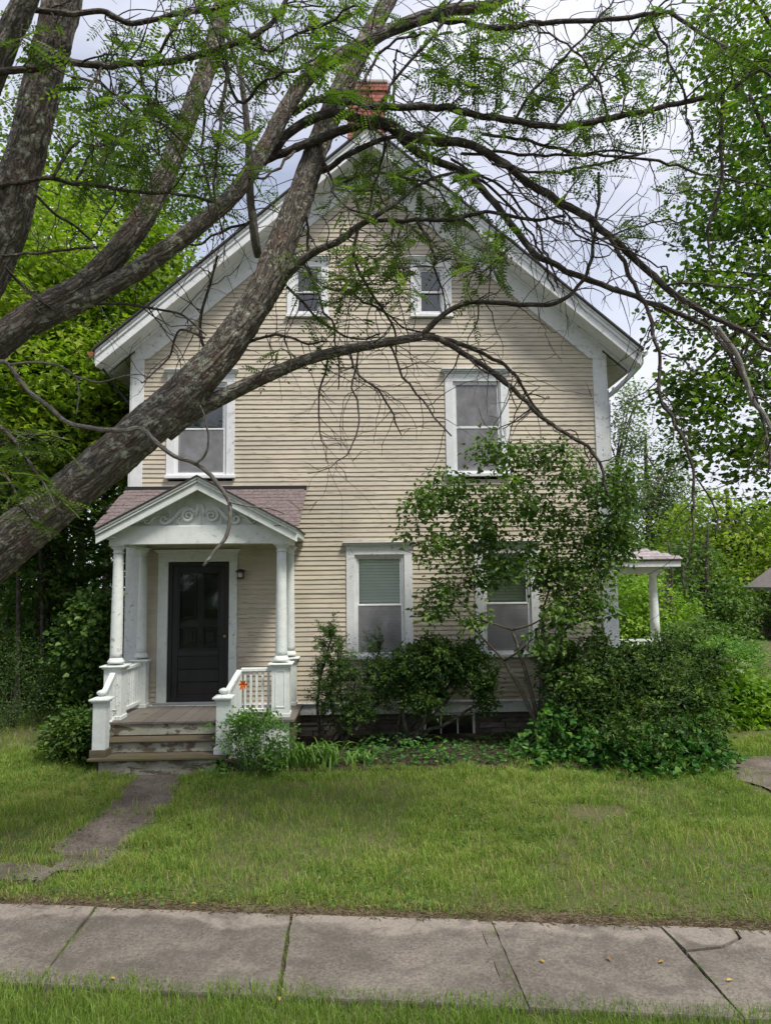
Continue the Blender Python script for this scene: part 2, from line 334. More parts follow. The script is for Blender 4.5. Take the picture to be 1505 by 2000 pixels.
EARTH = plain('dark_earth', (.055, .042, .03), .95, .1, .5, 20, bump=.5)

# ------------------------------------------------------------------ ground
def ysw(x): return 5.87-.132*x          # far edge of the sidewalk
def ysn(x): return 4.74-.135*x          # near edge
xs = np.concatenate([[-300, -120, -50, -25, -15], np.arange(-10, 14.01, .4), [18, 26, 50, 120, 300]])
ys = np.concatenate([[-60, -10, 0, 2], np.arange(3, 16.01, .4), [18, 22, 28, 40, 70, 130, 300, 600]])
X, Y = np.meshgrid(xs, ys); Z = gh(X, Y); ny, nx = X.shape
ii = (np.arange(ny-1)[:, None]*nx+np.arange(nx-1)[None]).ravel()
tag(link('ground', mesh('ground', np.stack([X, Y, Z], -1).reshape(-1, 3)-np.array([0, 0, .02]), np.stack([ii, ii+1, ii+nx+1, ii+nx], -1), SOIL, smoothf=True)), kind='structure')
# sidewalk of single slabs with open joints
sw = link('sidewalk', None, None, (0, 5.3, 0)); sw['kind'] = 'structure'
def jag(a, b, n, amp):
    a, b = np.array(a), np.array(b); d = b-a; nn = np.array([-d[1], d[0]])/np.linalg.norm(d)
    return [tuple(a+d*t+nn*(random.uniform(-amp, amp) if 0 < i < n else 0)) for i, t in enumerate(np.linspace(0, 1, n+1))][:-1]
def slab(corners, ztilt, name='slab'):
    poly = []
    for i in range(4): poly += jag(corners[i], corners[(i+1) % 4], 10, .007)
    mb = MB(); cx, cy = np.mean(corners, axis=0); n = len(poly)
    zt = lambda x, y: .012+ztilt[0]+ztilt[1]*(x-cx)+ztilt[2]*(y-cy)
    inner = [(cx+(x-cx)*.996, cy+(y-cy)*.995) for x, y in poly]
    V = [(x, y, zt(x, y)) for x, y in inner]+[(x, y, zt(x, y)-.012) for x, y in poly]+[(x, y, -.12) for x, y in poly]
    F = [tuple(range(n))]+[((i+1) % n, i, n+i, n+(i+1) % n) for i in range(n)]+[(n+(i+1) % n, n+i, 2*n+i, 2*n+(i+1) % n) for i in range(n)]
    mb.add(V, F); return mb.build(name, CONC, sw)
JX = [-8.3, -6.8, -5.25, -3.72, -2.18, -.58, .87, 2.21, 3.75, 5.2, 6.7]
for i in range(len(JX)-1):
    a, b = JX[i]+.010, JX[i+1]-.010
    if i == 6: a += .085
    c = [(a+.02, ysn(a)), (b+.02, ysn(b)), (b-.01, ysw(b)), (a-.01, ysw(a))]
    zt = (random.uniform(-.006, .008), random.uniform(-.004, .004), random.uniform(-.006, .006))
    if i == 7:   # the cracked slab
        a -= .012
        k = [(2.71, ysw(2.71)), (2.69, 5.38), (2.50, 5.26), (2.24, 5.22)]
        p1 = [(a+.02, 5.225)]+[(x-.012, y) for x, y in k[::-1]][1:]+[(a-.01, ysw(a))]
        p2 = [(a+.02, ysn(a)), (b+.02, ysn(b)), (b-.01, ysw(b)), (2.725, ysw(2.725)), (2.705, 5.375), (2.51, 5.245), (a+.02, 5.205)]
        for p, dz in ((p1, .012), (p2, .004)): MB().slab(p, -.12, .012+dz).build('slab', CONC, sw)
    else: slab(c, zt)
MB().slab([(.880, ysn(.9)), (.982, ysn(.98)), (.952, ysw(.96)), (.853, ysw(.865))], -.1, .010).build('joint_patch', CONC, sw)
# worn front path and the flat stone beside it
P = []
for y in np.linspace(10.05, 6.95, 26): P.append((-3.02+.05*math.sin(y*3.1)+random.uniform(-.03, .03)+(0.1 if y < 7.4 else 0), y))
for y in np.linspace(6.95, 10.05, 26): P.append((-2.30+.05*math.sin(y*2.3+1)+random.uniform(-.03, .03)-(.12 if 8.2 < y < 8.55 else 0), y))
n = len(P); V = [(x, y, float(gh(x, y))+.006) for x, y in P]
h = n//2; F = [(i, i+1, n-2-i, n-1-i) for i in range(h-1)]
o = link('front_path', mesh('front_path', V, F, PATH)); o['kind'] = 'structure'
mb = MB(); mb.slab([(-3.62, 6.78), (-2.86, 6.70), (-2.82, 6.92), (-3.1, 7.1), (-3.66, 7.14)], -.05, .035)
tag(mb.build('stepping_stone', PATH, bevel=.01), 'flat grey stepping stone half sunk in grass beside the sidewalk', 'stone')
u_ = np.linspace(0, 1, 13); SPV = [(4.7+3.6*a+.12*math.sin(b*9)*(1-a), 8.45+1.55*b+.1*math.sin(a*7)) for b in u_ for a in u_]
o = link('side_path', mesh('side_path', [(x, y, float(gh(x, y))+.004) for x, y in SPV], [(r_*13+i, r_*13+i+1, (r_+1)*13+i+1, (r_+1)*13+i) for r_ in range(12) for i in range(12)], PATH)); o['kind'] = 'structure'
mb = MB(); mb.slab([(-1.95, 9.75), (.0, 9.6), (4.5, 9.6), (4.6, 11.75), (-1.0, 11.75), (-1.95, 10.4)], 0, .186)
o = mb.build('planting_bed', EARTH); o['kind'] = 'structure'

# ------------------------------------------------------------------ the house
YW = 11.7; CX = .15; XL, XR = -3.79, 4.09; SLP = .868; ZT = 10.17
house = thing('house', 'two storey beige clapboard house with white trim and steep front gable', 'house', (CX, YW, .15))
def roofz(x, off=0): return ZT-SLP*abs(x-CX)+off
# openings: casing outer x0,x1, bottom of sill, top of casing head (crown sits on it)
WIN = {'L2': (-3.21, -2.10, 4.33, 6.08), 'R2': (1.375, 2.44, 4.33, 6.08), 'A1': (-1.25, -.555, 7.045, 8.03), 'A2': (.83, 1.525, 7.045, 8.03),
       'W1': (-.285, .79, 1.385, 3.20), 'W2': (1.80, 2.85, 1.385, 3.20)}
HOLES = [(a+.03, b-.03, c+.01, d-.01) for a, b, c, d in WIN.values()]+[(-3.28, -2.06, .7, 3.1)]
wall = link('front_wall', None, house, (CX, YW, .7))
E_ = .0762; rows = []; z = .705; sheath = MB(); k = 0
while z < 9.62:
    z1 = z+E_; hw = (9.60-z)/SLP
    a, b = max(-3.64, CX-hw), min(3.93, CX+hw); segs = [(a, b)]
    for h0, h1, hz0, hz1 in HOLES:
        if hz1 > z+.012 and hz0 < z1-.012:
            ns = []
            for p, q in segs:
                if h1 <= p or h0 >= q: ns.append((p, q)); continue
                if h0 > p: ns.append((p, h0))
                if h1 < q: ns.append((h1, q))
            segs = ns
    for p, q in segs:
        sheath.box(p, q, YW+.002, YW+.08, z, z1)
        cuts = [p, q]
        if q-p > 3.2 and k % 3: cuts = [p, p+(q-p)*random.uniform(.25, .75), q]
        for u, v in zip(cuts[:-1], cuts[1:]):
            if v-u < .02: continue
            dz = random.uniform(-.0025, .0025); dy = random.uniform(0, .004); tw = random.uniform(-.002, .002)
            mb = MB(); n = max(1, int((v-u)/.55)); xs_ = np.linspace(u+.001, v-.001, n+1); V = []; F = []
            for i, x in enumerate(xs_):
                w = random.uniform(-.0036, .0036)+tw*(2*i/n-1)
                yb = YW-.020-dy; V += [(x, yb, z+dz+w-.012), (x, YW-.006, z1+.003), (x, YW+.004, z1+.003), (x, YW+.004, z+dz+w-.012)]
            for i in range(n):
                for j in range(4): F.append((i*4+j, (i+1)*4+j, (i+1)*4+(j+1) % 4, i*4+(j+1) % 4))
            F += [(0, 1, 2, 3), (n*4+3, n*4+2, n*4+1, n*4)]
            mb.add(V, F); mb.build('clapboard', CLAP, wall)
    z = z1; k += 1
sheath.build('sheathing', CLAP, wall)
# side and back walls, dark floors inside
mb = MB(); mb.box(XL+.02, XL+.14, YW+.08, 22, .5, 6.55); mb.box(XR-.14, XR-.02, YW+.08, 22, .5, 6.55)
mb.prism([(XL+.02, .5), (XR-.02, .5), (XR-.02, 6.5), (CX, 9.9), (XL+.02, 6.5)], 21.9, 22)
mb.build('side_wall', CLAP, house)
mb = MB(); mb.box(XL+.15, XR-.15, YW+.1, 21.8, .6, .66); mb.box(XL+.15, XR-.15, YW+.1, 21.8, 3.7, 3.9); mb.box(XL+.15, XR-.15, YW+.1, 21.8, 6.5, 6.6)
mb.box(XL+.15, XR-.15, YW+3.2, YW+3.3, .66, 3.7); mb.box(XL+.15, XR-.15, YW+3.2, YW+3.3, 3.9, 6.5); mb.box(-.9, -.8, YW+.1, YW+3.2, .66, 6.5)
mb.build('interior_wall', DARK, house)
# corner boards, frieze, water table
for x0, x1 in ((XL, -3.59), (3.88, XR)): MB().box(x0, x1, YW-.042, YW+.08, .50, 6.42).build('corner_board', WHITE, house, .004)
MB().box(XR, XR+.03, YW-.03, YW+.17, .5, 6.4).build('corner_board', WHITE, house, .004)
MB().box(XL-.03, XL, YW-.03, YW+.17, .5, 6.4).build('corner_board', WHITE, house, .004)
for s in (-1, 1):
    ex = 3.90 if s > 0 else 3.90
    xe = CX+s*ex
    poly = [(CX, ZT-.30), (CX, ZT-.63), (xe-s*.2, roofz(xe-s*.2, -.63)), (xe, 6.3), (xe, roofz(xe, -.30))]
    if s > 0: poly = poly[::1]
    else: poly = poly[::-1]
    MB().prism(poly, YW-.05, YW-.002).build('frieze_board', WHITE, house, .004)
    b0 = [(CX, ZT-.63), (CX, ZT-.655), (xe-s*.22, roofz(xe-s*.22, -.655)), (xe-s*.22, roofz(xe-s*.22, -.63))]
    MB().prism(b0 if s > 0 else b0[::-1], YW-.06, YW-.01).build('frieze_bead', WHITE, house)
MB().box(-3.59, 3.88, YW-.045, YW+.05, .525, .70).build('water_table', WHITE, house, .006)
MB().box(-3.6, 3.89, YW-.075, YW-.0, .695, .716).build('drip_cap', WHITE, house, .003)
# roof
roof = link('roof', None, house, (CX, YW, 6.4))
XE = 4.38
for s in (-1, 1):
    def rl(o0, o1, x0=0, x1=XE):
        p = [(CX+s*x0, roofz(CX+s*x0, o0)), (CX+s*x0, roofz(CX+s*x0, o1)), (CX+s*x1, roofz(CX+s*x1, o1)), (CX+s*x1, roofz(CX+s*x1, o0))]
        return p if s > 0 else p[::-1]
    MB().prism(rl(0, -.035, 0, XE+.03), 11.15, 22.3).build('roof_shingles', ROOFD, roof)
    MB().prism(rl(-.035, -.085), 11.185, 11.3).build('rake_crown', WHITE, roof, .01)
    MB().prism(rl(-.085, -.155), 11.20, 11.3).build('rake_crown', WHITE, roof, .012)
    MB().prism(rl(-.155, -.30), 11.225, 11.29).build('rake_board', WHITE, roof, .004)
    MB().prism(rl(-.245, -.275), 11.29, YW+.02).build('soffit', WHITE, roof)
    MB().prism(rl(-.275, -.315), YW-.11, YW-.04).build('soffit_bead', WHITE, roof, .008)
    x = CX+s*(XE-.02); zz = roofz(x, -.04)
    MB().box(min(x, x+s*.04), max(x, x+s*.04), 11.24, 22.2, zz-.22, zz-.012).build('eave_fascia', WHITE, roof)
    mb = MB(); ei = CX+s*(XE-.04); wi = CX+s*3.96
    p = [(ei, roofz(ei, -.25)), (wi, roofz(wi, -.25)), (wi, roofz(wi, -.275)), (ei, roofz(ei, -.275))]
    mb.prism(p if s < 0 else p[::-1], YW+.1, 22).build('eave_soffit', WHITE, roof)
# gutters and downspout
def gutter(s, mat, mat2):
    g = link('gutter', None, house, (CX+s*(XE+.06), 11.3, 6.3)); x = CX+s*(XE+.085); z0 = roofz(CX+s*XE, -.05)
    th = np.linspace(math.pi, 2*math.pi, 9); prof = [(x+.06*math.cos(t), z0+.065*math.sin(t)) for t in th]
    mb = MB(); V = [(px, y, pz) for y in (11.28, 22) for px, pz in prof]; mb.add(V, [(i, i+1, 10+i, 9+i) for i in range(8)])
    o = mb.build('gutter_trough', mat, g); m = o.modifiers.new('solid', 'SOLIDIFY'); m.thickness = .004
    MB().prism(prof, 11.272, 11.285).build('gutter_end_cap', mat2, g)
    return g
gutter(-1, WHITE, RUST); g = gutter(1, WHITE, WHITE)
gx = CX+XE+.085; gz = roofz(CX+XE, -.05)
P = spline([(gx, 11.45, gz-.05, .04), (gx, 11.45, gz-.14, .04), (gx-.08, 11.52, gz-.25, .04), (4.28, 11.8, gz-.52, .04), (4.17, 11.86, gz-.62, .04), (4.165, 11.86, gz-.8, .04), (4.165, 11.86, 2.0, .04), (4.165, 11.86, .45, .04), (4.3, 11.7, .35, .04)], .06)
MB().tube(P[:, :3], P[:, 3], 10).build('downspout', WHITE, house, smoothf=True)
P = spline([(CX-XE-.07, 11.35, gz-.05, .02), (CX-XE+.02, 11.5, gz-.2, .02), (CX-XE+.2, 11.75, gz-.5, .02), (-3.84, 11.8, gz-.75, .02)], .05)
MB().tube(P[:, :3], P[:, 3], 8).build('drain_pipe', BLACKM, house, smoothf=True)
# chimney of single bricks
ch = link('chimney', None, house, (.12, 12.9, 9.7)); cx0, cx1, cy0, cy1 = -.235, .475, 12.55, 13.15
MB().box(cx0+.012, cx1-.012, cy0+.012, cy1-.012, 9.6, 11.88).build('mortar_core', MORTAR, ch)
bl, bh, bd, jt = .168, .058, .09, .0098
bm1 = MB().box(-bl/2, bl/2, -bd/2, bd/2, -bh/2, bh/2); bme = mesh('brick', bm1.v, bm1.f, BRICK)
bm2 = MB().box(-bl/4+.003, bl/4-.003, -bd/2, bd/2, -bh/2, bh/2); bme2 = mesh('brick_half', bm2.v, bm2.f, BRICK)
zc = 10.42; c = 0
while zc < 11.9:
    out_ = .03 if zc > 11.72 else 0
    off = (bl+jt)/2 if c % 2 else 0; x = cx0-out_
    first = True
    while x < cx1+out_-.05:
        half = first and off > 0
        w = bl/2-.003 if half else min(bl, cx1+out_-x)
        me = bme2 if half or w < bl*.7 else bme
        link('brick', me, ch, (x+(bl/4 if me is bme2 else bl/2), cy0+bd/2-.001-out_+random.uniform(-.003, .003), zc)); x += (bl/2+jt if half else bl+jt); first = False
    for sx in (cx0-out_+bd/2-.001, cx1+out_-bd/2+.001):
        for yy in (cy0+.2+off*.5, cy0+.38+off*.5):
            o = link('brick', bme, ch, (sx, yy, zc)); o.rotation_euler.z = math.pi/2
    zc += bh+jt; c += 1
MB().box(cx0-.05, cx1+.05, cy0-.05, cy1+.05, zc-.03, zc+.05).build('chimney_cap', MORTAR, ch, .02)
# windows
def ringbars(mb, x0, x1, z0, z1, w, y0, y1, wb=None):
    wb = wb or w
    mb.box(x0, x0+w, y0, y1, z0, z1); mb.box(x1-w, x1, y0, y1, z0, z1); mb.box(x0+w, x1-w, y0, y1, z1-w, z1); mb.box(x0+w, x1-w, y0, y1, z0, z0+wb); return mb
def window(key, screen='none', blind=None, cw=.135, head=.14, label=None):
    x0, x1, z0, z1 = WIN[key]; w = link('window', None, house, ((x0+x1)/2, YW, z0))
    if label: w['label'] = label
    MB().box(x0, x0+cw, YW-.036, YW+.06, z0+.055, z1-head).build('casing', WHITE, w, .004)
    MB().box(x1-cw, x1, YW-.036, YW+.06, z0+.055, z1-head).build('casing', WHITE, w, .004)
    MB().box(x0, x1, YW-.037, YW+.06, z1-head, z1-.0).build('head_casing', WHITE, w, .004)
    mb = MB(); mb.box(x0-.02, x1+.02, YW-.06, YW+.0, z1, z1+.022); mb.box(x0-.04, x1+.04, YW-.085, YW, z1+.022, z1+.05); mb.box(x0-.055, x1+.055, YW-.11, YW, z1+.05, z1+.068)
    mb.build('crown_moulding', WHITE, w, .005)
    MB().box(x0-.015, x1+.015, YW-.075, YW+.06, z0, z0+.055).build('sill', WHITE, w, .006)
    a, b, c, d = x0+cw, x1-cw, z0+.055, z1-head
    ringbars(MB(), a, b, c, d, .035, YW-.005, YW+.09, .03).build('stop', WHITE, w)
    a += .035; b -= .035; c += .03; d -= .035; mid = (c+d)/2; sw_ = .035 if key[0] != 'A' else .03
    for zz0, zz1, y in ((mid-.02, d, YW+.02), (c, mid+.02, YW+.055)):
        s_ = ringbars(MB(), a, b, zz0, zz1, sw_, y, y+.03, sw_ if zz0 > c else .055).build('sash', WHITE, w, .003)
        MB().box(a+sw_-.005, b-sw_+.005, y+.012, y+.016, zz0+sw_*.8, zz1-sw_*.8).build('pane', DULLG if key[0] == 'W' else GLASS, w)
    if screen in ('lower', 'both'):
        MB().box(a+.006, b-.006, YW+.006, YW+.008, c, mid-.012).build('insect_screen', SCREEN, w)
        ringbars(MB(), a, b, c, mid+.005, .018, YW+.0, YW+.014).build('screen_frame', WHITE, w)
    if screen == 'both':
        MB().box(a+.006, b-.006, YW+.006, YW+.008, mid+.012, d-.01).build('insect_screen', SCREEN, w)
        ringbars(MB(), a, b, mid+.006, d, .018, YW+.0, YW+.014).build('screen_frame', WHITE, w)
    if blind == 'slats':
        mb = MB(); z = c+.02
        while z < d:
            mb.add([(a-.01, YW+.094, z), (b+.01, YW+.094, z), (b+.01, YW+.106, z+.046), (a-.01, YW+.106, z+.046), (a-.01, YW+.096, z-.001), (b+.01, YW+.096, z-.001), (b+.01, YW+.108, z+.045), (a-.01, YW+.108, z+.045)],
                   [(0, 1, 2, 3), (7, 6, 5, 4), (0, 4, 5, 1), (3, 2, 6, 7)]); z += .05
        mb.build('blind', BLIND, w)
    if blind == 'curtain':
        xs_ = np.linspace(a-.02, b+.02, 60); V = [(x, YW+.17+.012*math.sin(x*75)+.01*math.sin(x*31), z_) for z_ in (c, d) for x in xs_]
        link('curtain', mesh('curtain', np.array(V)-np.array(ORG[w.name]), [(i, i+1, 61+i, 60+i) for i in range(59)], CURT), w, ORG[w.name])
    if blind == 'shade': MB().box(a-.01, b+.01, YW+.12, YW+.124, c, mid-.03).build('roller_shade', CURT, w)
    return w
window('L2', 'lower', 'shade'); window('R2', 'both', 'curtain'); window('A1', cw=.12, head=.10); window('A2', cw=.12, head=.10)
window('W1', 'lower', 'slats'); window('W2', 'lower', 'slats')
# foundation of thin stones with a basement window
fd = link('foundation', None, house, (CX, YW, .1)); MB().box(XL+.05, XR-.05, YW+.08, YW+.2, -.1, .55).build('mortar_bed', STONE, fd)
bwx0, bwx1 = .94, 1.76
z = .06
while z < .51:
    hgt = random.uniform(.045, .10); x = -1.15
    if z+hgt > .52: hgt = .522-z
    if hgt < .02: break
    while x < XR-.03:
        l = random.uniform(.18, .6); l = min(l, XR-.02-x)
        if not (x+l > bwx0-.06 and x < bwx1+.06 and z+hgt > .12):
            dy = random.uniform(-.02, .025); t = random.uniform(-.008, .008)
            MB().add([(x+.006, YW+.02+dy, z+.004), (x+l-.006, YW+.02+dy+t, z+.006), (x+l-.004, YW+.1, z+.004), (x+.004, YW+.1, z+.004),
                      (x+.01, YW+.015+dy-t, z+hgt-.006), (x+l-.012, YW+.022+dy, z+hgt-.004), (x+l-.004, YW+.1, z+hgt-.003), (x+.004, YW+.1, z+hgt-.003)],
                     [(0, 3, 2, 1), (4, 5, 6, 7), (0, 1, 5, 4), (1, 2, 6, 5), (2, 3, 7, 6), (3, 0, 4, 7)]).build('stone', STONE, fd)
        x += l
    z += hgt
bw = link('basement_window', None, house, (1.35, YW, .12))
ringbars(MB(), bwx0, bwx1, .14, .515, .035, YW+.03, YW+.09).build('frame', WHITE, bw)
MB().box(bwx0-.05, bwx1+.05, YW-.05, YW+.08, .08, .14).build('sill', WHITE, bw, .006)
for x in (1.215, 1.485): MB().box(x-.009, x+.009, YW+.05, YW+.075, .175, .48).build('muntin', WHITE, bw)
for x0, x1 in ((.975, 1.206), (1.224, 1.476), (1.494, 1.725)): MB().box(x0, x1, YW+.06, YW+.064, .175, .48).build('pane', GLASS, bw)
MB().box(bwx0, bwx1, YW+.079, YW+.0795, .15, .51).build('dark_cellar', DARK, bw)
# entrance door
dr = link('door', None, house, (-2.65, YW, .74))
MB().box(-3.30, -3.14, YW-.036, YW+.12, .74, 2.975).build('door_casing', WHITE2, dr, .005)
MB().box(-2.165, -2.035, YW-.036, YW+.12, .74, 2.975).build('door_casing', WHITE2, dr, .005)
MB().box(-3.30, -2.035, YW-.038, YW+.12, 2.975, 3.12).build('door_head', WHITE2, dr, .005)
mb = MB(); mb.box(-3.325, -2.01, YW-.06, YW, 3.12, 3.145); mb.box(-3.35, -1.985, YW-.085, YW, 3.145, 3.172); mb.build('crown_moulding', WHITE2, dr, .006)
MB().box(-3.34, -2.0, YW-.07, YW+.2, .715, .757).build('threshold', plain('grey_threshold', (.25, .26, .27)), dr, .005)
dx0, dx1, dz0, dz1 = -3.135, -2.17, .76, 2.965
ringbars(MB(), dx0, dx1, dz0, dz1, .06, YW-.005, YW+.03).build('door_frame', DOOR, dr, .004)
mb = MB(); a, b = dx0+.06, dx1-.06; ringbars(mb, a, b, dz0+.01, dz1-.06, .095, YW+.012, YW+.045, .1); mb.box(a+.095, b-.095, YW+.012, YW+.045, 1.47, 1.56)
mb.build('storm_door_frame', DOOR, dr, .005)
for z0, z1 in ((.87, 1.06), (1.066, 1.26), (1.266, 1.47)): MB().box(a+.097, b-.097, YW+.022, YW+.04, z0, z1).build('kick_board', DOOR, dr, .005)
MB().box(a+.095, b-.095, YW+.026, YW+.031, 1.56, dz1-.155).build('pane', DULLG, dr)
ringbars(MB(), a+.095, b-.095, 1.56, dz1-.155, .022, YW+.010, YW+.026).build('glazing_bead', DOOR, dr)
MB().box(dx0, dx1, YW+.10, YW+.14, dz0, dz1).build('inner_door', DOOR, dr)
for x0, x1 in ((-2.95, -2.70), (-2.60, -2.35)):
    ringbars(MB(), x0, x1, 1.62, 1.92, .03, YW+.075, YW+.10).build('panel_moulding', DOOR, dr, .008)
    MB().box(x0+.06, x1-.06, YW+.082, YW+.10, 1.68, 1.86).build('raised_panel', DOOR, dr, .012)
    ringbars(MB(), x0, x1, 2.05, 2.80, .03, YW+.075, YW+.10).build('panel_moulding', DOOR, dr, .008)
    MB().box(x0+.03, x1-.03, YW+.092, YW+.10, 2.08, 2.77).build('pane', GLASS, dr)
mb = MB(); P = [(-2.225, YW+.012, 1.78), (-2.225, YW-.035, 1.78), (-2.225, YW-.045, 1.78), (-2.225, YW-.06, 1.78), (-2.225, YW-.066, 1.78)]
mb.tube(P, [.012, .012, .026, .026, .008], 12); mb.build('door_knob', BRASS, dr, smoothf=True)
# lamp beside the door
wl = link('wall_lamp', None, house, (-1.975, YW, 2.76))
MB().box(-2.02, -1.93, YW-.03, YW-.005, 2.70, 2.82).build('back_plate', BLACKM, wl, .004)
mb = MB(); mb.lathe(-1.975, YW-.10, [(.03, 2.845), (.075, 2.82), (.078, 2.80), (.06, 2.795)], 12); mb.lathe(-1.975, YW-.10, [(.05, 2.69), (.055, 2.70), (.05, 2.712)], 12)
for t in range(4): mb.bar((-1.975+.05*math.cos(t*1.57+.78), YW-.10+.05*math.sin(t*1.57+.78), 2.7), (-1.975+.055*math.cos(t*1.57+.78), YW-.10+.055*math.sin(t*1.57+.78), 2.8), .008, .008, (1, 0, 0))
mb.bar((-1.975, YW-.03, 2.815), (-1.975, YW-.10, 2.835), .02, .02); mb.build('lantern_cage', BLACKM, wl)
MB().lathe(-1.975, YW-.10, [(.042, 2.713), (.046, 2.75), (.042, 2.793)], 14).build('lantern_glass', plain('clouded_glass', (.55, .55, .52), .25, .5), wl, smoothf=True)

# ------------------------------------------------------------------ front porch
porch = thing('front_porch', 'white gabled entry porch with carved pediment, columns and worn wooden steps', 'porch', (-2.38, 10.6, .15))
FZ = .71
plk = 18; pw = (-.98+3.72)/plk
for i in range(plk):
    x0 = -3.72+i*pw; dz = random.uniform(-.003, .003); MB().box(x0+.002, x0+pw-.002, 10.31+random.uniform(-.006, .006), YW-.03, FZ-.028+dz, FZ+dz).build('floor_plank', DECK, porch)
MB().box(-3.66, -1.04, 10.37, YW, .2, FZ-.03).build('floor_joist_box', EARTH, porch)
# steps: risers and treads of separate boards
st = link('steps', None, porch, (-2.7, 10, .15))
MB().box(-3.53, -1.93, 10.335, 10.365, .53, FZ-.032).build('riser', RISER, st, .003)
MB().box(-3.53, -1.93, 10.04, 10.37, .487, .517).build('tread', TREAD, st, .008)
MB().box(-3.52, -1.94, 10.08, 10.11, .352, .487).build('riser', RISER, st, .003)
MB().box(-3.64, -1.82, 9.755, 9.895, .312, .350).build('tread', TREAD, st, .008)
MB().box(-3.64, -1.82, 9.90, 10.085, .312, .349).build('tread', TREAD, st, .008)
MB().box(-3.50, -1.97, 9.80, 9.83, .02, .312).build('riser', RISER, st, .003)
for x in (-3.52, -1.95):
    mb = MB(); mb.box(x-.02, x+.02, 9.84, 10.35, .05, .31); mb.box(x-.02, x+.02, 10.12, 10.36, .311, .487); mb.build('stringer', EARTH, st)
# skirt on the right of the steps
mb = MB(); mb.box(-1.93, -1.06, 10.36, 10.39, .12, FZ-.03); mb.build('skirt_board', WHITE2, porch, .004)
MB().box(-1.06, -1.03, 10.36, YW-.03, .3, FZ-.03).build('skirt_board', TREAD, porch)
MB().box(-3.71, -3.68, 10.36, YW-.03, .12, FZ-.03).build('skirt_board', WHITE2, porch)
MB().box(-3.71, -3.53, 10.36, 10.39, .12, FZ-.03).build('skirt_board', WHITE2, porch)
CXS = (-3.575, -1.205)
def column(x, y, zt, zb, r, half=False):
    c = link('column', None, porch, (x, y, zb)); H = zt-zb
    prof = [(r*1.0, zb+.09)]+[(r*(1-.2*(t**1.6)), zb+.09+(H-.2)*t) for t in np.linspace(.05, 1, 9)]
    MB().lathe(x, y, prof, 24).build('shaft', WHITE2, c, smoothf=True)
    MB().lathe(x, y, [(r*1.38, zb+.03), (r*1.42, zb+.05), (r*1.25, zb+.068), (r*1.15, zb+.08), (r*1.02, zb+.1)], 24).build('base', WHITE2, c, smoothf=True)
    MB().lathe(x, y, [(r*.8, zt-.125), (r*.95, zt-.12), (r*.95, zt-.105), (r*.8, zt-.098), (r*.82, zt-.07), (r*1.15, zt-.045), (r*1.2, zt-.03), (r*1.2, zt-.022)], 24).build('capital', WHITE2, c, smoothf=True)
    MB().box(x-r*1.3, x+r*1.3, y-r*1.3, y+r*1.3, zt-.022, zt).build('abacus', WHITE2, c, .003)
def pedestal(x, y, w, zb, zt, panel=True):
    p = link('pedestal', None, porch, (x, y, zb)); h = w/2
    MB().box(x-h, x+h, y-h, y+h, zb+.06, zt-.05).build('post', WHITE2, p, .004)
    MB().box(x-h-.012, x+h+.012, y-h-.012, y+h+.012, zb, zb+.06).build('plinth', WHITE2, p, .006)
    mb = MB(); mb.box(x-h-.025, x+h+.025, y-h-.025, y+h+.025, zt-.05, zt-.022); mb.box(x-h-.05, x+h+.05, y-h-.05, y+h+.05, zt-.022, zt); mb.build('cap', WHITE2, p, .006)
    if panel: ringbars(MB(), x-h+.055, x+h-.055, zb+.14, zt-.10, .014, y-h-.008, y-h+.002).build('panel_moulding', WHITE2, p, .003)
for x in CXS:
    pedestal(x, 10.60, .25, FZ, 1.47); column(x, 10.60, 3.195, 1.47, .085)
    xb = x+(.07 if x < -2 else .03); pedestal(xb, 11.56, .20, FZ, 1.45, False); column(xb, 11.56, 3.195, 1.45, .075)
    MB().box(x-.10, x+.10, 10.70, YW-.04, 3.197, 3.46).build('side_beam', WHITE2, porch, .005)
MB().box(-3.68, -1.10, 10.49, 10.698, 3.196, 3.46).build('front_beam', WHITE2, porch, .005)
MB().box(-3.47, -1.31, 10.70, YW-.02, 3.40, 3.43).build('porch_ceiling', WHITE2, porch)
MB().box(-3.47, -1.31, YW-.05, YW-.024, 3.2, 3.4).build('ledger_board', CLAP, porch)
# roof: a shed against the wall crossed by the front gable
pr = link('porch_roof', None, porch, (-2.38, 10.9, 3.4)); PX = -2.385; PZ = 4.18; PS = .535; PH = 1.43
def pz(x, o=0): return PZ-PS*abs(x-PX)+o
for s in (-1, 1):
    def rl(o0, o1, x1=PH):
        p = [(PX, PZ+o0), (PX, PZ+o1), (PX+s*x1, pz(PX+s*x1, o1)), (PX+s*x1, pz(PX+s*x1, o0))]; return p if s > 0 else p[::-1]
    MB().prism(rl(0, -.02, PH+.02), 10.27, YW-.05).build('gable_shingles', ROOFD, pr)
    MB().prism(rl(-.02, -.06), 10.285, 10.36).build('rake_crown', WHITE2, pr, .008)
    MB().prism(rl(-.06, -.10), 10.30, 10.36).build('rake_crown', WHITE2, pr, .008)
    MB().prism(rl(-.10, -.215), 10.325, 10.365).build('rake_board', WHITE2, pr, .004)
    MB().prism(rl(-.12, -.14), 10.365, 10.56).build('rake_soffit', WHITE2, pr)
    x0 = PX+s*PH; MB().box(min(x0, x0-s*.22), max(x0, x0-s*.22), 10.37, YW-.05, 3.29, 3.31).build('eave_soffit', WHITE2, pr)
    MB().box(min(x0, x0-s*.025), max(x0, x0-s*.025), 10.37, YW-.05, 3.312, 3.40).build('eave_fascia', WHITE2, pr)
MB().prism([(-3.68, 3.461), (-1.10, 3.461), (-1.10, 3.48), (PX, PZ-.18), (-3.68, 3.48)], 10.54, 10.60).build('pediment', WHITE2, porch)
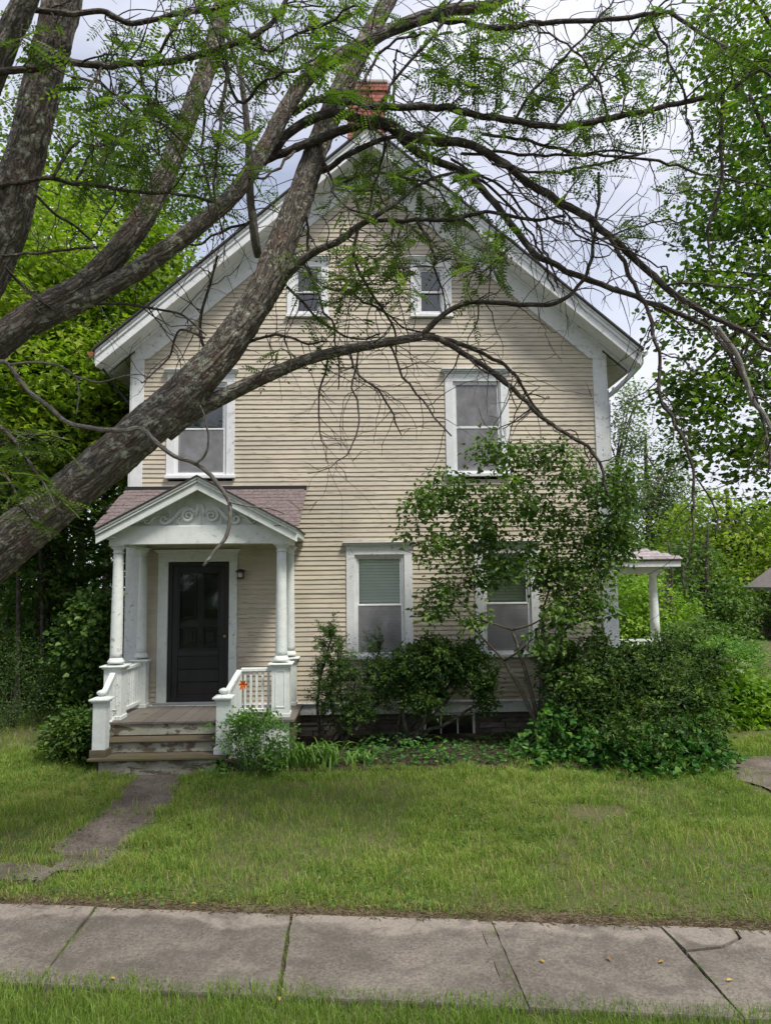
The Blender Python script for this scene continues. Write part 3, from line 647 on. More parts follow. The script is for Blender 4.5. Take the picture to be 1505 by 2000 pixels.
# shed shingles in overlapping courses
mb = MB(); sx0, sx1 = -3.85, -.92; y0, z0, y1, z1 = 10.32, 3.43, YW-.03, 4.15; nc = 11
yd = 10.62; zd = z0+(yd-y0)*(z1-z0)/(y1-y0)
mb.add([(sx0+.03, yd, zd-.005), (sx1-.03, yd, zd-.005), (sx1-.03, y1, z1-.02), (sx0+.03, y1, z1-.02), (sx0+.03, yd, zd-.05), (sx1-.03, yd, zd-.05), (sx1-.03, y1, z1-.08), (sx0+.03, y1, z1-.08)],
       [(0, 1, 2, 3), (7, 6, 5, 4), (0, 4, 5, 1), (1, 5, 6, 2), (2, 6, 7, 3), (3, 7, 4, 0)]).build('roof_deck', ROOFD, pr)
shingle_objs = MB(); dy = (y1-y0)/nc; dzz = (z1-z0)/nc
for c in range(nc):
    x = sx0-random.uniform(0, .15)
    while x < sx1:
        w = random.uniform(.14, .24); a, b = max(x, sx0), min(x+w-.006, sx1); x += w
        if b-a < .03 or z0+(c+1.2)*dzz < min(pz(a), pz(b)): continue
        yy = y0+c*dy+random.uniform(-.006, .006); zz = z0+c*dzz+random.uniform(0, .004)
        shingle_objs.add([(a, yy, zz), (b, yy, zz), (b, yy+dy*1.5, zz+dzz*1.5-.012), (a, yy+dy*1.5, zz+dzz*1.5-.012), (a, yy, zz+.012), (b, yy, zz+.012), (b, yy+dy*1.5, zz+dzz*1.5), (a, yy+dy*1.5, zz+dzz*1.5)],
                         [(0, 3, 2, 1), (4, 5, 6, 7), (0, 1, 5, 4), (1, 2, 6, 5), (2, 3, 7, 6), (3, 0, 4, 7)])
nsh = len(shingle_objs.v)//8
o = shingle_objs.build('shed_shingles', SHING, pr); o['kind'] = 'stuff'
rn = np.repeat(rng.random(nsh), 8); at_ = o.data.attributes.new('tint', 'FLOAT', 'POINT'); at_.data.foreach_set('value', rn.astype(np.float32))
MB().box(sx0, sx1, YW-.06, YW-.025, 4.13, 4.20).build('flashing', BLACKM, pr)
# carved scrolls in the pediment
def scroll(cx, cz, r0, r1, a0, a1, n=30):
    t = np.linspace(0, 1, n); a = a0+(a1-a0)*t; r = r0+(r1-r0)*t; return np.stack([cx+r*np.cos(a), np.zeros(n), cz+r*np.sin(a)], -1)
orn = link('pediment_carving', None, porch, (PX, 10.53, 3.52)); pi = math.pi
for s in (-1, 1):
    curves = []
    big = scroll(.17, .135, .105, .018, pi*.95, -2.6*pi, 46); curves.append((np.vstack([[[.02, 0, .30]], [[.045, 0, .22]], big]), .030, .014))
    w2 = np.array([[.17, 0, .25], [.27, 0, .225], [.36, 0, .12], [.43, 0, .055]]); sc = scroll(.52, .085, .075, .014, pi*1.15, 3.3*pi, 34)
    curves.append((np.vstack([w2, sc]), .028, .012))
    w3 = np.array([[.58, 0, .13], [.66, 0, .115], [.72, 0, .05]]); sc = scroll(.77, .055, .04, .010, pi*1.1, 2.9*pi, 22); curves.append((np.vstack([w3, sc]), .018, .009))
    curves.append((np.array([[.80, 0, .08], [.86, 0, .055], [.92, 0, .03], [.99, 0, .012]]), .014, .004))
    for q in range(3): curves.append((np.array([[.42+q*.035, 0, .12+q*.006], [.45+q*.03, 0, .17-q*.004], [.475+q*.03, 0, .20-q*.012]]), .012, .004))
    for q in range(3): curves.append((np.array([[.30+q*.03, 0, .10-q*.01], [.315+q*.025, 0, .06], [.31+q*.03, 0, .02]]), .011, .004))
    for c_, ra, rb in curves:
        Q = spline(np.hstack([c_, np.linspace(ra, rb, len(c_))[:, None]]), .02); T = unit(np.gradient(Q[:, [0, 2]], axis=0)); nn = np.stack([-T[:, 1], T[:, 0]], -1)*Q[:, 3:4]; V = []
        for w_, yy in ((1.0, 10.545), (.92, 10.512), (.45, 10.502), (-.45, 10.502), (-.92, 10.512), (-1.0, 10.545)): V += [(PX+s*(q[0]+m_[0]*w_), yy, 3.475+q[2]+m_[1]*w_) for q, m_ in zip(Q, nn)]
        L_ = len(Q); F = [(r_*L_+i_, r_*L_+i_+1, (r_+1)*L_+i_+1, (r_+1)*L_+i_) for r_ in range(5) for i_ in range(L_-1)]+[tuple(r_*L_ for r_ in range(6)), tuple(r_*L_+L_-1 for r_ in range(5, -1, -1))]
        if s < 0: F = [f[::-1] for f in F]
        MB().add(V, F).build('scroll', WHITE2, orn)
MB().add(*(lambda t: (t[0]*np.array([1, .35, 1])+np.array([0, 10.535*.65, 0]), t[1]))(tube(np.array([(PX, 10.535, 3.48), (PX, 10.535, 3.54), (PX, 10.535, 3.66), (PX, 10.535, 3.74), (PX, 10.535, 3.80)]), np.array([.03, .022, .014, .03, .01]), 10))).build('urn', WHITE2, orn, smoothf=True)
MB().box(PX-1.0, PX+1.0, 10.525, 10.545, 3.462, 3.476).build('carving_ledge', WHITE2, orn)
# railings
def railing(a, b, zt, zb, n, name='railing', z2=None):
    """a,b: plan points; straight rail or one that drops to z2 at b"""
    rl_ = link(name, None, porch, (a[0], a[1], zb)); dt = 0 if z2 is None else z2
    A, B = Vector((*a, zt)), Vector((*b, zt+dt)); A2, B2 = Vector((*a, zb)), Vector((*b, zb+dt))
    MB().bar(A, B, .075, .05).build('top_rail', WHITE2, rl_, .006); MB().bar(A2, B2, .055, .055).build('bottom_rail', WHITE2, rl_, .005)
    for i in range(n):
        t = (i+.7)/(n+.4); MB().bar(A2.lerp(B2, t), A.lerp(B, t), .032, .032, (0, 1, 0)).build('baluster', WHITE2, rl_)
railing((-3.55, 10.72), (-3.51, 11.46), 1.385, .80, 8); railing((-1.33, 10.60), (-1.78, 10.60), 1.375, .80, 5); railing((-1.20, 10.72), (-1.19, 11.46), 1.385, .80, 7)
railing((-3.57, 10.48), (-3.55, 10.04), 1.36, .74, 4, 'stair_railing', -.24)
railing((-1.80, 10.56), (-1.89, 10.04), 1.36, .74, 5, 'stair_railing', -.24)
MB().box(-1.84, -1.77, 10.55, 10.64, .71, 1.36).build('rail_post', WHITE2, porch, .004)
for x in (-3.535, -1.905):
    nw = link('newel_post', None, porch, (x, 9.96, .35)); h = .085
    MB().box(x-h, x+h, 9.96-h, 9.96+h, .43, 1.05).build('shaft', WHITE2, nw, .004)
    MB().box(x-h-.025, x+h+.025, 9.96-h-.025, 9.96+h+.025, .352, .44).build('plinth', TREAD if x < -2.5 else WHITE2, nw, .006)
    mb = MB(); mb.box(x-h-.02, x+h+.02, 9.96-h-.02, 9.96+h+.02, 1.05, 1.075); mb.box(x-h-.045, x+h+.045, 9.96-h-.045, 9.96+h+.045, 1.075, 1.10)
    mb.add([(x+sx*(h+.04), 9.96+sy*(h+.04), 1.10) for sx, sy in ((-1, -1), (1, -1), (1, 1), (-1, 1))]+[(x+sx*.05, 9.96+sy*.05, 1.125) for sx, sy in ((-1, -1), (1, -1), (1, 1), (-1, 1))], [(4, 5, 6, 7), (0, 1, 5, 4), (1, 2, 6, 5), (2, 3, 7, 6), (3, 0, 4, 7)])
    mb.build('cap', WHITE2, nw, .004)
    MB().lathe(x, 9.96, [(.045, 1.12), (.035, 1.135), (.062, 1.155), (.07, 1.175), (.055, 1.195), (.02, 1.208), (.005, 1.212)], 16).build('finial', WHITE2, nw, smoothf=True)

# ------------------------------------------------------------------ side porch far back on the right
sp = thing('side_porch', 'low side porch with grey shingle roof and one white column behind the house corner', 'porch', (6.2, 20.5, .2))
ex, ey = 8.38, 18.7
mb = MB(); mb.add([(XR+.05, ey, 3.12), (ex, ey, 3.12), (ex, 21.8, 3.12), (XR+.05, 21.8, 3.8), (XR+.05, 20.2, 3.8), (ex-1.9, 20.2, 3.72)], [(0, 1, 5, 4), (1, 2, 3, 4, 5)])
o = mb.build('roof_deck', SHING, sp); m = o.modifiers.new('solid', 'SOLIDIFY'); m.thickness = .03
GSH = plain('pale_shingle', (.27, .24, .24), .8, .25, .3, 10)
for c in range(9):
    t = c/9; y = ey-.02+t*1.5; z = 3.135+t*.64; xr = ex-t*1.9+.02; x = XR+.1-random.uniform(0, .2)
    while x < xr:
        w = .33; a, b = max(x, XR+.06), min(x+w-.008, xr); x += w
        if b-a > .05: MB().add([(a, y, z), (b, y, z), (b, y+.25, z+.09), (a, y+.25, z+.09), (a, y, z+.018), (b, y, z+.018), (b, y+.25, z+.108), (a, y+.25, z+.108)],
                 [(0, 3, 2, 1), (4, 5, 6, 7), (0, 1, 5, 4), (1, 2, 6, 5), (2, 3, 7, 6), (3, 0, 4, 7)]).build('shingle', GSH, sp)
mb = MB(); mb.box(XR+.05, ex-.02, ey+.04, ey+.08, 2.94, 3.10); mb.box(ex-.06, ex-.02, ey+.09, 21.8, 2.94, 3.10); mb.build('fascia', WHITE, sp, .006)
MB().box(XR+.05, ex-.07, ey+.09, 21.8, 3.06, 3.09).build('soffit', WHITE, sp)
MB().box(XR+.05, 7.95, ey+.4, ey+.58, 2.78, 3.055).build('beam', WHITE, sp, .005)
MB().box(7.70, 7.90, ey+.59, 21.8, 2.78, 3.055).build('beam', WHITE, sp, .005)
cl = link('column', None, sp, (7.78, 19.2, 1.0))
MB().lathe(7.78, 19.2, [(.125, 1.0), (.12, 1.5), (.11, 2.1), (.095, 2.7), (.12, 2.72), (.14, 2.78)], 20).build('shaft', WHITE2, cl, smoothf=True)
mb = MB(); mb.box(7.56, 8.0, 18.98, 19.42, .96, 1.0); mb.box(7.63, 7.93, 19.05, 19.35, .5, .96); mb.build('pedestal', WHITE2, sp, .006)
MB().bar((XR+.1, 19.1, 1.02), (7.6, 19.15, 1.0), .08, .06).build('top_rail', WHITE2, sp)
for x in np.arange(XR+.3, 7.5, .16): MB().box(x-.018, x+.018, 19.1, 19.136, .62, 1.0).build('baluster', WHITE2, sp)
MB().box(XR+.05, 8.0, 18.95, 21.8, .4, .55).build('porch_floor', DECK, sp)

# ------------------------------------------------------------------ the big locust leaning in from the left
tree = thing('locust_tree', 'large leaning locust tree with lichened trunk, arching branches over the whole view', 'tree', (-6.6, 6.6, .05))
BR = []       # sampled branch axes (x,y,z,r), for hanging twigs on them
def wob(P, amp, f):
    n = len(P); t = np.arange(n)
    d = np.stack([np.interp(t, np.arange(0, n+8, f), rng.normal(size=len(np.arange(0, n+8, f)))) for _ in range(3)], -1)
    d *= amp*np.minimum(1, np.minimum(t, 6)/6)[:, None]; P = P.copy(); P[:, :3] += d; return P
def limb(name, pts, Y, mat=TWIG, n=10, step=.06, rough=0., knob=0., keep=True, label=None):
    m = len(pts); Ys = np.interp(np.linspace(0, 1, m), np.linspace(0, 1, len(Y)), Y)
    Q = []
    for (px, py, w), y in zip(pts, Ys):
        p = at(px, py, y); Q.append((*p, w/2*((p-CAM)@FW)/FPX*.72))
    P = spline(Q, step)
    if knob: P = wob(P, knob, 3); P[:, 3] *= 1+.13*rng.random(len(P))*(rng.random(len(P)) > .6)
    V, F, uv = tube(P[:, :3], P[:, 3], n)
    if rough:
        Vv = V.reshape(len(P), n, 3); th = np.linspace(0, 2*math.pi, n, endpoint=False); s_ = np.arange(len(P))*step; rr = P[:, 3][:, None]
        U1 = np.stack([np.cos(th), np.sin(th)], -1); cell = .045 if rough > .012 else .03; per = max(6, int(2*math.pi*rr.mean()/cell)); sd_ = random.randint(1, 999)
        def ring(k, sc): # noise on the bark that closes round the stem
            a = th/(2*math.pi)*k; A = np.broadcast_to(a[None], (len(P), n)); Bs = np.broadcast_to((s_*sc)[:, None], (len(P), n)); G = np.random.default_rng(sd_+k).random((k, 97))
            i_, j_ = np.floor(A).astype(int), np.floor(Bs).astype(int); fx, fy = smooth(A-i_), smooth(Bs-j_)
            return (G[i_ % k, j_ % 97]*(1-fx)+G[(i_+1) % k, j_ % 97]*fx)*(1-fy)+(G[i_ % k, (j_+1) % 97]*(1-fx)+G[(i_+1) % k, (j_+1) % 97]*fx)*fy
        rid = 1-np.abs(2*ring(per, 5.)-1); rid = .7*rid+.3*(1-np.abs(2*ring(per*2, 11.)-1)); low = ring(5, 1.6)-.5
        d = (rid-.62)*rough+low*rough*1.0
        c = P[:, None, :3]; Vv = c+(Vv-c)*(1+d/np.maximum(rr, .02))[..., None]; V = Vv.reshape(-1, 3)
    o = link(name, mesh(name, V-np.array(ORG[tree.name]), F, mat, uv=uv, smoothf=True), tree, ORG[tree.name])
    if label: o['label'] = label
    if keep: BR.append(P)
    return P
# stems
limb('trunk', [(-760, 1730, 250), (-520, 1500, 190), (-230, 1255, 150), (0, 1075, 128), (140, 960, 116), (270, 848, 108), (360, 765, 98), (440, 682, 90), (500, 590, 82), (538, 510, 78), (568, 430, 68), (602, 335, 60), (642, 230, 55), (692, 120, 52), (742, 30, 46), (790, -70, 42)], (6.5, 6.5, 6.6, 6.7, 7.0), BARK, 120, .025, .032)
limb('limb', [(-640, 1600, 170), (-420, 1150, 140), (-170, 790, 100), (0, 668, 86), (80, 606, 74), (168, 553, 66), (248, 470, 60), (300, 390, 56), (345, 290, 52), (385, 180, 48), (420, 80, 44), (446, -60, 40)], (6.3, 6.1, 6.2, 6.4, 6.6), BARK, 80, .025, .022)
limb('limb', [(60, 640, 50), (130, 603, 56), (215, 560, 52), (305, 502, 48), (400, 432, 45), (462, 375, 44), (512, 298, 42), (560, 208, 40), (612, 140, 38), (692, 95, 35), (782, 50, 32), (872, 22, 28), (960, 8, 26), (1030, -50, 22)], (6.15, 6.2, 6.4, 6.5, 6.5), BARK, 64, .025, .016)
limb('limb', [(-560, 1500, 150), (-330, 1000, 130), (-110, 680, 118), (0, 470, 108), (42, 330, 100), (76, 200, 94), (100, 100, 90), (122, 0, 86), (135, -90, 80)], (6.2, 5.9, 5.6, 5.4), BARK, 100, .025, .028)
limb('limb', [(-250, 620, 90), (-90, 300, 75), (10, 85, 66), (70, -50, 58)], (5.6, 5.2, 5.0), BARK, 70, .025, .02)
# T2 and its children
T2 = [(322, 842, 60), (380, 803, 48), (450, 768, 42), (520, 735, 36), (600, 702, 31), (680, 682, 27), (760, 668, 24), (825, 657, 22)]
limb('branch', T2, (6.72, 6.6, 6.4), BARK, 28, .025, .007)
limb('branch', [(825, 657, 19), (862, 664, 16), (905, 690, 15), (960, 725, 14), (1010, 768, 12), (1060, 815, 11), (1110, 850, 10), (1150, 876, 9), (1176, 922, 8), (1186, 968, 5)], (6.4, 6.3, 6.2), TWIG, 9, .03, 0, .008)
limb('branch', [(850, 660, 13), (890, 668, 12), (945, 690, 10), (985, 714, 9), (1015, 750, 8), (1042, 790, 7), (1070, 830, 5)], (6.4, 6.5), TWIG, 8, .03, 0, .009)
limb('branch', [(822, 656, 17), (858, 621, 15), (890, 599, 14), (925, 588, 13), (997, 593, 13), (1068, 596, 12), (1102, 583, 11), (1131, 557, 10), (1148, 528, 10), (1159, 473, 9), (1165, 423, 8), (1169, 339, 8)], (6.4, 6.2, 6.1), TWIG, 9, .03, 0, .008)
# arches to the right
limb('branch', [(512, 318, 24), (571, 255, 24), (639, 223, 23), (703, 231, 23), (759, 243, 23), (800, 268, 23), (878, 279, 23), (926, 285, 22), (985, 322, 21), (1068, 381, 20), (1152, 431, 20), (1215, 486, 18), (1302, 563, 17), (1382, 615, 15), (1443, 643, 13), (1505, 685, 12), (1580, 730, 9)], (6.6, 6.3, 6.0, 5.8), TWIG, 12, .035, .003, .007)
limb('branch', [(500, 320, 22), (560, 296, 22), (623, 271, 22), (711, 244, 22), (765, 250, 22), (800, 285, 21), (840, 308, 20), (890, 331, 20), (930, 359, 19), (966, 399, 18), (1006, 448, 18), (1048, 498, 17), (1089, 519, 16), (1152, 549, 15), (1262, 587, 14), (1322, 611, 13), (1362, 627, 12), (1402, 663, 11), (1443, 724, 10), (1483, 800, 9), (1500, 880, 7), (1498, 936, 4)], (6.6, 6.5, 6.3, 6.1), TWIG, 11, .035, .003, .007)
limb('branch', [(570, 222, 18), (623, 195, 18), (679, 199, 18), (739, 209, 18), (799, 211, 18), (858, 209, 17), (918, 223, 17), (980, 233, 17), (1061, 246, 17), (1101, 247, 16), (1181, 233, 15), (1262, 217, 14), (1342, 197, 13), (1422, 177, 12), (1463, 149, 11), (1530, 110, 9)], (6.5, 6.0, 5.7), TWIG, 11, .035, .003, .007)
limb('branch', [(790, 52, 15), (831, 42, 15), (900, 42, 15), (980, 56, 14), (1061, 44, 13), (1181, 40, 12), (1262, 28, 12), (1302, 28, 11), (1342, 52, 10), (1402, 84, 9), (1475, 129, 8), (1540, 180, 6)], (6.5, 6.0, 5.6), TWIG, 10, .035, 0, .008)
limb('branch', [(1410, 182, 10), (1406, 261, 9), (1408, 342, 9), (1398, 402, 8), (1382, 462, 7), (1390, 518, 5)], (5.75, 5.8), TWIG, 8, .03, 0, .009)
limb('branch', [(1190, 465, 11), (1205, 490, 11), (1230, 543, 11), (1262, 595, 10), (1274, 643, 10), (1286, 703, 9), (1289, 780, 9), (1313, 819, 9), (1340, 870, 8), (1354, 924, 8), (1352, 987, 6), (1354, 1033, 5), (1340, 1104, 4), (1334, 1170, 3)], (5.95, 5.8, 5.7), TWIG, 8, .03, 0, .009)
limb('branch', [(1357, 930, 5), (1387, 975, 5), (1400, 1006, 4), (1395, 1053, 3)], (5.72, 5.7), TWIG, 6, .03, 0, .004)
limb('branch', [(1400, 640, 14), (1440, 700, 14), (1469, 780, 13), (1492, 811, 12), (1520, 870, 9)], (5.85, 5.6), DEADW, 9, .03, 0, .004)
limb('branch', [(592, 345, 18), (639, 331, 16), (671, 307, 15), (715, 285, 14), (751, 271, 12), (800, 262, 9), (850, 262, 7), (930, 285, 5)], (6.85, 6.6, 6.5), TWIG, 9, .03, 0, .004)
limb('branch', [(520, 600, 30), (545, 560, 26), (567, 530, 24), (611, 494, 21), (659, 472, 19), (703, 440, 16), (739, 419, 13), (775, 395, 10), (830, 355, 8), (890, 335, 6)], (6.8, 6.5, 6.4), BARK, 12, .03, .003, .003)
limb('branch', [(716, 432, 11), (760, 430, 11), (817, 429, 11), (880, 429, 10), (922, 419, 10), (960, 415, 9), (1006, 423, 9), (1052, 427, 8), (1106, 425, 6)], (6.45, 6.2), TWIG, 8, .03, 0, .009)
# left side
limb('branch', [(-80, 160, 20), (0, 142, 19), (66, 133, 18), (110, 116, 18), (150, 123, 18), (199, 128, 18), (266, 125, 17), (332, 120, 17), (382, 110, 17), (432, 93, 16), (482, 76, 15), (530, 45, 13), (570, -20, 12)], (5.1, 5.2, 5.4), TWIG, 11, .03, .002, .004)
limb('branch', [(20, 15, 16), (76, 20, 15), (140, 27, 14), (199, 20, 14), (226, 33, 14), (252, 45, 14), (299, 38, 13), (365, 23, 12), (425, 17, 11), (500, -25, 9)], (5.2, 5.3), TWIG, 10, .03, 0, .004)
limb('branch', [(-20, 365, 11), (50, 355, 11), (106, 350, 11), (166, 359, 11), (249, 369, 10), (299, 375, 9), (382, 385, 8), (430, 402, 5)], (5.6, 5.8), TWIG, 8, .03, 0, .008)
limb('branch', [(5, 500, 7), (85, 493, 7), (150, 484, 7), (190, 482, 8)], (5.5, 6.2), TWIG, 7, .03, 0, .004)
limb('branch', [(120, 610, 8), (165, 596, 7), (234, 593, 8), (306, 604, 7), (353, 614, 6), (382, 636, 5), (404, 655, 4)], (6.2, 6.0), TWIG, 7, .03, 0, .004)
limb('branch', [(420, 690, 9), (395, 670, 9), (392, 620, 8), (410, 560, 7), (425, 500, 6)], (6.7, 6.5), TWIG, 7, .03, 0, .004)
limb('branch', [(9, 520, 9), (45, 560, 9), (85, 590, 10), (100, 600, 10)], (5.6, 6.1), TWIG, 7, .03, 0, .003)
limb('branch', [(70, 380, 8), (110, 420, 8), (150, 445, 7), (180, 470, 6)], (5.5, 6.0), TWIG, 7, .03, 0, .004)
limb('branch', [(105, 345, 9), (130, 300, 8), (155, 275, 7)], (5.6, 5.6), TWIG, 7, .03, 0, .004)
limb('dead_branch', [(505, 500, 24), (498, 470, 24), (490, 400, 22), (487, 340, 20), (486, 279, 19), (478, 210, 17), (474, 175, 15), (462, 120, 12), (448, 80, 9), (440, 20, 6)], (6.85, 6.3, 6.1), DEADW, 12, .03, .002, .003, label='pale grey dead stem standing up from the leaning trunk')
limb('dead_branch', [(-40, 700, 11), (0, 706, 11), (17, 712, 11), (55, 763, 12), (98, 797, 12), (132, 825, 12), (191, 838, 13), (246, 840, 13), (274, 836, 13), (306, 865, 13), (340, 891, 12), (382, 906, 12), (416, 933, 12), (446, 976, 11), (450, 1001, 11), (442, 1048, 10), (416, 1082, 9), (397, 1105, 7)], (6.0, 6.2, 6.25, 6.2), DEADW, 10, .025, 0, .003, keep=False, label='pale dead branch drooping in front of the porch gable')
limb('dead_branch', [(382, 906, 8), (398, 892, 7), (408, 865, 6), (402, 823, 5), (392, 790, 3)], (6.22, 6.1), DEADW, 7, .025, 0, .003, keep=False)
limb('dead_branch', [(448, 980, 6), (480, 988, 5), (520, 992, 4), (555, 1003, 3)], (6.2, 6.3), DEADW, 6, .025, 0, .003, keep=False)
limb('dead_branch', [(20, 712, 7), (60, 708, 7), (110, 712, 6), (150, 735, 6), (200, 745, 4), (262, 730, 3), (300, 740, 2)], (6.0, 6.3), DEADW, 6, .025, 0, .003, keep=False)
limb('dead_branch', [(150, 740, 5), (155, 775, 4), (150, 812, 3)], (6.1, 6.1), DEADW, 6, .025, 0, .003, keep=False)
# hanging thin branches over the gable, traced roughly
HANG = [[(700, 440, 9), (690, 500, 9), (720, 560, 8), (745, 600, 7), (770, 640, 6), (772, 690, 4)], [(590, 345, 8), (598, 420, 7), (600, 500, 7), (612, 560, 6), (630, 600, 6), (655, 650, 5), (660, 760, 3)],
        [(812, 430, 8), (840, 480, 8), (850, 520, 7), (862, 560, 5), (868, 620, 3)], [(660, 360, 7), (720, 340, 7), (790, 345, 6), (850, 370, 5), (880, 420, 4)],
        [(752, 275, 8), (742, 330, 7), (728, 380, 6), (716, 430, 5)], [(620, 300, 7), (645, 345, 7), (668, 400, 6), (720, 415, 4)],
        [(560, 560, 8), (600, 600, 7), (640, 640, 6), (690, 660, 5), (740, 655, 4)], [(630, 560, 7), (690, 580, 6), (740, 600, 6), (790, 640, 5), (850, 655, 4)],
        [(455, 690, 9), (500, 665, 8), (560, 655, 7), (600, 670, 6), (640, 665, 4)], [(680, 684, 7), (700, 730, 6), (735, 760, 6), (760, 800, 5), (780, 850, 3)],
        [(700, 684, 6), (690, 760, 5), (700, 840, 4), (660, 900, 3), (600, 925, 2)], [(640, 700, 6), (628, 760, 5), (622, 830, 4), (640, 900, 2)],
        [(760, 670, 6), (790, 740, 6), (830, 790, 5), (880, 850, 4)], [(905, 690, 6), (940, 720, 5), (985, 745, 5), (1010, 800, 3)],
        [(940, 262, 9), (1000, 270, 8), (1070, 285, 8), (1140, 300, 8), (1210, 305, 7), (1300, 320, 7), (1400, 345, 6), (1505, 365, 5)],
        [(900, 300, 8), (1000, 300, 8), (1100, 305, 7), (1180, 295, 6), (1255, 300, 6)], [(960, 320, 7), (1040, 335, 7), (1120, 330, 7), (1200, 310, 6), (1260, 298, 5)],
        [(900, 330, 7), (980, 370, 7), (1040, 430, 6), (1070, 500, 6), (1090, 560, 4)], [(880, 310, 7), (950, 360, 7), (1010, 420, 6), (1050, 480, 6), (1080, 570, 4)],
        [(960, 300, 6), (1020, 380, 6), (1080, 430, 6), (1150, 470, 5), (1230, 500, 3)], [(1070, 385, 6), (1130, 440, 6), (1200, 480, 5), (1290, 520, 4), (1330, 560, 3)],
        [(1000, 240, 8), (1040, 180, 7), (1090, 120, 7), (1150, 60, 6), (1200, 0, 5)], [(1080, 246, 8), (1130, 180, 7), (1200, 110, 7), (1250, 50, 6), (1320, -10, 5)],
        [(1190, 235, 7), (1170, 170, 6), (1130, 110, 6), (1060, 60, 5), (980, 20, 5)], [(1268, 30, 7), (1300, 100, 7), (1325, 160, 6), (1345, 230, 5), (1350, 300, 3)],
        [(740, 205, 9), (770, 160, 8), (820, 100, 8), (860, 50, 7), (910, -10, 6)], [(690, 200, 8), (720, 140, 8), (760, 90, 7), (830, 60, 6)], [(770, 215, 7), (768, 150, 6), (775, 100, 5)],
        [(440, 95, 10), (445, 160, 9), (470, 200, 9), (520, 160, 8), (600, 130, 7)], [(470, 75, 8), (520, 100, 8), (560, 75, 8), (620, 50, 7), (690, 10, 6)],
        [(300, 130, 8), (330, 70, 8), (380, 20, 7), (420, -20, 6)], [(260, 120, 7), (290, 180, 7), (300, 240, 6), (310, 300, 4)], [(200, 128, 7), (175, 190, 6), (190, 260, 5), (200, 320, 3)],
        [(140, 150, 8), (200, 170, 8), (250, 215, 7), (330, 250, 6), (380, 300, 4)], [(150, 350, 7), (180, 300, 6), (230, 270, 6), (290, 220, 5), (310, 150, 4)],
        [(420, 100, 11), (440, 150, 10), (430, 220, 9), (425, 300, 8), (420, 380, 6), (435, 470, 4)], [(395, 150, 8), (400, 210, 8), (395, 280, 7), (405, 340, 6), (420, 400, 5)],
        [(580, 290, 8), (540, 330, 7), (500, 350, 6), (440, 340, 5), (380, 350, 4)], [(1150, 430, 6), (1165, 470, 5), (1240, 440, 5), (1330, 430, 4)],
        [(1290, 560, 6), (1340, 550, 6), (1420, 560, 5), (1505, 570, 4)], [(1200, 560, 6), (1280, 600, 6), (1340, 640, 5), (1420, 640, 5), (1505, 660, 4)], [(500, 430, 8), (440, 450, 7), (380, 480, 5), (340, 470, 3)],
        [(400, 660, 7), (350, 645, 6), (330, 690, 5), (290, 740, 4), (275, 745, 3)]]
ALL = np.vstack(BR)
def nearest(p, A=None):
    A = ALL if A is None else A
    d = np.linalg.norm(A[:, :3]-p, axis=1); return A[np.argmin(d)], d.min()
def depth_near(px, py):
    # depth of the branch that passes closest to this spot of the view
    v = ALL[:, :3]-CAM; z = v@FW; qx = 752.5+FPX*(v@RT)/z; qy = 1000-FPX*(v@UP)/z
    i = np.argmin((qx-px)**2+(qy-py)**2); return ALL[i, 1]
for hgn in HANG:
    y0 = depth_near(*hgn[0][:2]); limb('branch', hgn, (y0, y0+random.uniform(-.35, .25), y0+random.uniform(-.6, .3)), TWIG, 7, .035, 0, .012)
ALL = np.vstack(BR)
# zigzag twigs
tw = MB(); TV, TF, TU = [], [], []; toff = 0; TWP = []
def add_twig(P, rad, n=5):
    global toff
    V, F, uv = tube(P, rad, n, False); TV.append(V); TF.append(np.array(F)+toff); TU.append(uv); toff += len(V)
def zig(p, d, ln, r0, seg=.07, droop=.15, bend=.4):
    P = [p]; d = d/np.linalg.norm(d); k = max(3, int(ln/seg))
    for i in range(k):
        d = unit(d+rng.normal(size=3)*bend*.5+np.array([0, 0, -droop*.3])); P.append(P[-1]+d*seg)
    P = np.array(P); return P, np.linspace(r0, r0*.35, len(P))
for B in BR:
    small = B[:, 3].mean()
    if small > .10: continue
    ln = np.linalg.norm(np.diff(B[:, :3], axis=0), axis=1).sum(); cnt = int(ln*(8 if small < .04 else 3.5))
    for _ in range(cnt):
        i = int(len(B)*random.uniform(.12, .98)); i = min(max(i, 1), len(B)-2); T = unit(B[i+1, :3]-B[i-1, :3])
        d = unit(np.cross(T, rng.normal(size=3)))*.9+T*random.uniform(.1, .9)
        P, rr = zig(B[i, :3], d, random.uniform(.15, .95), min(B[i, 3]*.5, random.uniform(.004, .0085)), .06, random.uniform(-.3, .6))
        add_twig(P, rr); TWP.append(P)
        if len(P) > 5:
            for q in range(random.randint(0, 2)):
                j = random.randint(2, len(P)-2); P2, r2_ = zig(P[j], rng.normal(size=3)+unit(P[j]-P[j-1]), random.uniform(.1, .3), .0035, .05); add_twig(P2, r2_)
